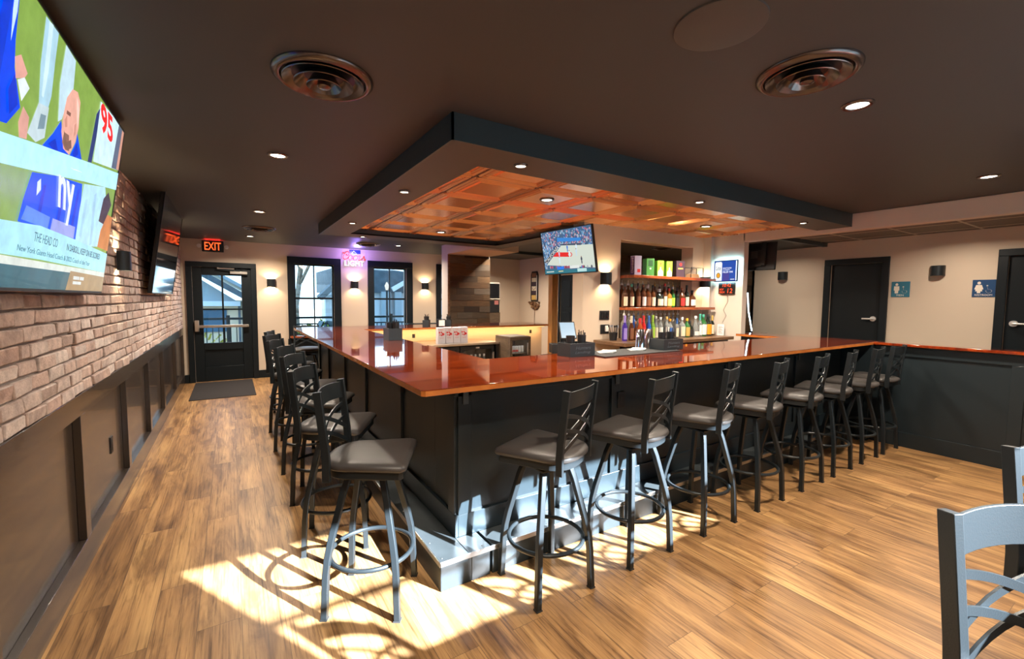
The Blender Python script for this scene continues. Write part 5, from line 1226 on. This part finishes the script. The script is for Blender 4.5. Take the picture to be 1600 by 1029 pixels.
MB().box(-4, 1.7, -.3, .1, 1.72, 1.9).build('porch_beam', 'ext_white', t); MB().box(.1, 1.25, -.05, .02, .75, 1.6).build('window', 'ext_blue', t); MB().box(1.62, 1.70, -.14, -.06, 0, 1.9).build('downspout', 'ext_roof', t)
t = thing('house', 'pale house with a dark curved eave seen through the first far window', 'house', (3.3, 15.2, -.5))
MB().prism([(-.55, 0), (.40, 0), (.40, 4.4), (.15, 4.1), (-.2, 3.05), (-.55, 2.45)], 0, .4).tf(Matrix(((1, 0, 0, 0), (0, 0, 1, 0), (0, 1, 0, 0), (0, 0, 0, 1)))).build('wall', 'ext_siding', t, smooth=0); MB().sweep([(-.95, -.2, 2.05), (-.55, -.2, 2.45), (-.2, -.2, 3.05), (.15, -.2, 4.1)], .5, .16, (0, 1, 0)).build('eave', 'ext_roof', t, smooth=0); MB().box(-.75, -.55, -.05, .15, 0, 2.15).build('corner_post', 'ext_white', t); MB().box(-.78, -.5, -.08, .2, .8, 1.3).build('pier', 'ext_roof', t)
t = thing('house', 'white porch house behind a lamp post seen through the second far window', 'house', (6.2, 20, -.5))
MB().box(-2.2, 3, 0, 5, 0, 2.35).build('wall', 'ext_white', t, smooth=0); MB().prism([(-2.6, 2.30), (3.2, 2.30), (3.2, 3.6), (1.0, 3.2), (-1.0, 3.5), (-2.6, 3.3)], 0, 4).tf(Matrix(((1, 0, 0, 0), (0, 0, 1, -.2), (0, 1, 0, 0), (0, 0, 0, 1)))).build('roof', 'ext_roof', t, smooth=0)
MB().box(-.55, -.15, -.3, -.05, 0, 2.35).box(.05, .35, -.3, -.05, 0, 2.35).build('porch_column', 'ext_siding', t, smooth=0); MB().sweep([(-.1, -.4, 2.45), (.75, -.4, 2.95), (1.6, -.4, 2.45)], .12, .2, (0, 1, 0)).build('gable_trim', 'lamp_white', t, smooth=0)
t = thing('lamp_post', 'lamp post with a white lantern outside the second far window', 'lamp post', (4.42, 14.8, -.5)); MB().cyl((0, 0, 0), .035, 0, 2.35, 12).build('pole', 'ext_rail', t); MB().lathe([(.035, 2.33), (.075, 2.48), (.05, 2.53), (.015, 2.60), (0, 2.60)], 14).build('lantern', em('lantern', (.9, .95, .9), .9), t)
def tree(x, y, h, lab, seed):
    rr = random.Random(seed); t = thing('bare_tree', lab, 'tree', (x, y, -.5), 0, 'trees outside'); mb = MB()
    def br(p, d_, l, r, n):
        q_ = p + d_ * l; m = (p + q_) / 2 + Vector((rr.uniform(-.05, .05), rr.uniform(-.05, .05), 0)) * l
        mb.sweep([p, m, q_], r, seg=5)
        if n > 0:
            for _ in range(3 if n > 1 else 4):
                e = (d_ + Vector((rr.uniform(-.7, .7), rr.uniform(-.7, .7), rr.uniform(-.1, .5)))).normalized(); br(p + d_ * l * rr.uniform(.6, 1), e, l * rr.uniform(.55, .8), r * .6, n - 1)
    br(Vector((0, 0, 0)), Vector((.05, 0, 1)), h * .38, .10, 4); mb.build('trunk_and_branches', 'bark', t, smooth=60); return t
tree(2.3, 20, 9, 'bare tree outside the first far window', 1); tree(1.0, 27, 11, 'bare tree farther back outside the first far window', 2); tree(-1.6, 30, 13, 'bare tree above the grey gabled house', 3); tree(.6, 31, 12, 'bare tree right of the gabled house', 4); tree(5.4, 30, 12, 'bare tree behind the white porch house', 5); tree(8.2, 29, 12, 'second bare tree behind the white porch house', 6)
def bush(x, y, z, r, mat, lab, seed):
    rr = random.Random(seed); bm = bmesh.new(); bmesh.ops.create_icosphere(bm, subdivisions=2, radius=1); base = [v.co.copy() for v in bm.verts]; bm.free(); mb = MB()
    for _ in range(420):
        c = rr.choice(base) * r * rr.uniform(.75, 1.08); c.z *= .75; n = Vector((rr.uniform(-1, 1), rr.uniform(-1, 1), rr.uniform(-1, 1))).normalized(); a = n.orthogonal().normalized(); b_ = n.cross(a); s = rr.uniform(.05, .11) * r
        mb.add([c - a * s, c + b_ * s * .5, c + a * s, c - b_ * s * .5], [(0, 1, 2, 3)])
    t = thing('shrub', lab, 'shrub', (x, y, z), 0, 'shrubs outside'); mb.build('foliage', mat, t, smooth=0, flip=False)
bush(2.1, 13.2, .35, .75, 'ext_leaf', 'green shrub outside the first far window', 11); bush(-.55, 13.2, .25, .55, 'ext_leaf_gold', 'golden shrub low behind the railing outside the exit door', 12); bush(.75, 13.4, .2, .55, 'ext_leaf_gold', 'second golden shrub behind the railing, right of the first', 13); bush(1.0, 15.6, .3, .7, 'ext_leaf', 'green shrub at the left of the first far window', 14)

# ------------------------------------------------------------------ daylight
sd_ = Vector((-.25, .46, -.26)).normalized()
sun = lamp('SUN', 'sun', (4, -8, 8), 100, (.80, .90, 1.0), angle=R(.7)); sun.rotation_euler = sd_.to_track_quat('-Z', 'Y').to_euler()
w = bpy.data.worlds.new('sky'); S.world = w; w.use_nodes = True; nt = w.node_tree
bg = nt.nodes['Background']; tc = nt.nodes.new('ShaderNodeTexCoord'); sp = nt.nodes.new('ShaderNodeSeparateXYZ'); rp = nt.nodes.new('ShaderNodeValToRGB')
rp.color_ramp.elements[0].position = .0; rp.color_ramp.elements[0].color = (.42, .64, .80, 1); rp.color_ramp.elements[1].position = .6; rp.color_ramp.elements[1].color = (.22, .47, .80, 1)
nt.links.new(tc.outputs['Generated'], sp.inputs[0]); nt.links.new(sp.outputs['Z'], rp.inputs['Fac']); nt.links.new(rp.outputs['Color'], bg.inputs['Color']); bg.inputs['Strength'].default_value = 3.8
S.view_settings.view_transform = 'Standard'; S.view_settings.look = 'None'; S.view_settings.exposure = .13; S.view_settings.gamma = 1; S.view_settings.use_curve_mapping = False
S.cycles.use_denoising = True
S.cycles.max_bounces = 10; S.cycles.transparent_max_bounces = 12; S.cycles.caustics_reflective = False; S.cycles.caustics_refractive = False; S.cycles.sample_clamp_indirect = 4
for n in [m for m in MATS.values() if m.users == 0]: bpy.data.materials.remove(n)
# spare originals that were never placed
for o in list(COL.objects):
    if o.get('label') == 'x': print('UNPLACED', o.name)
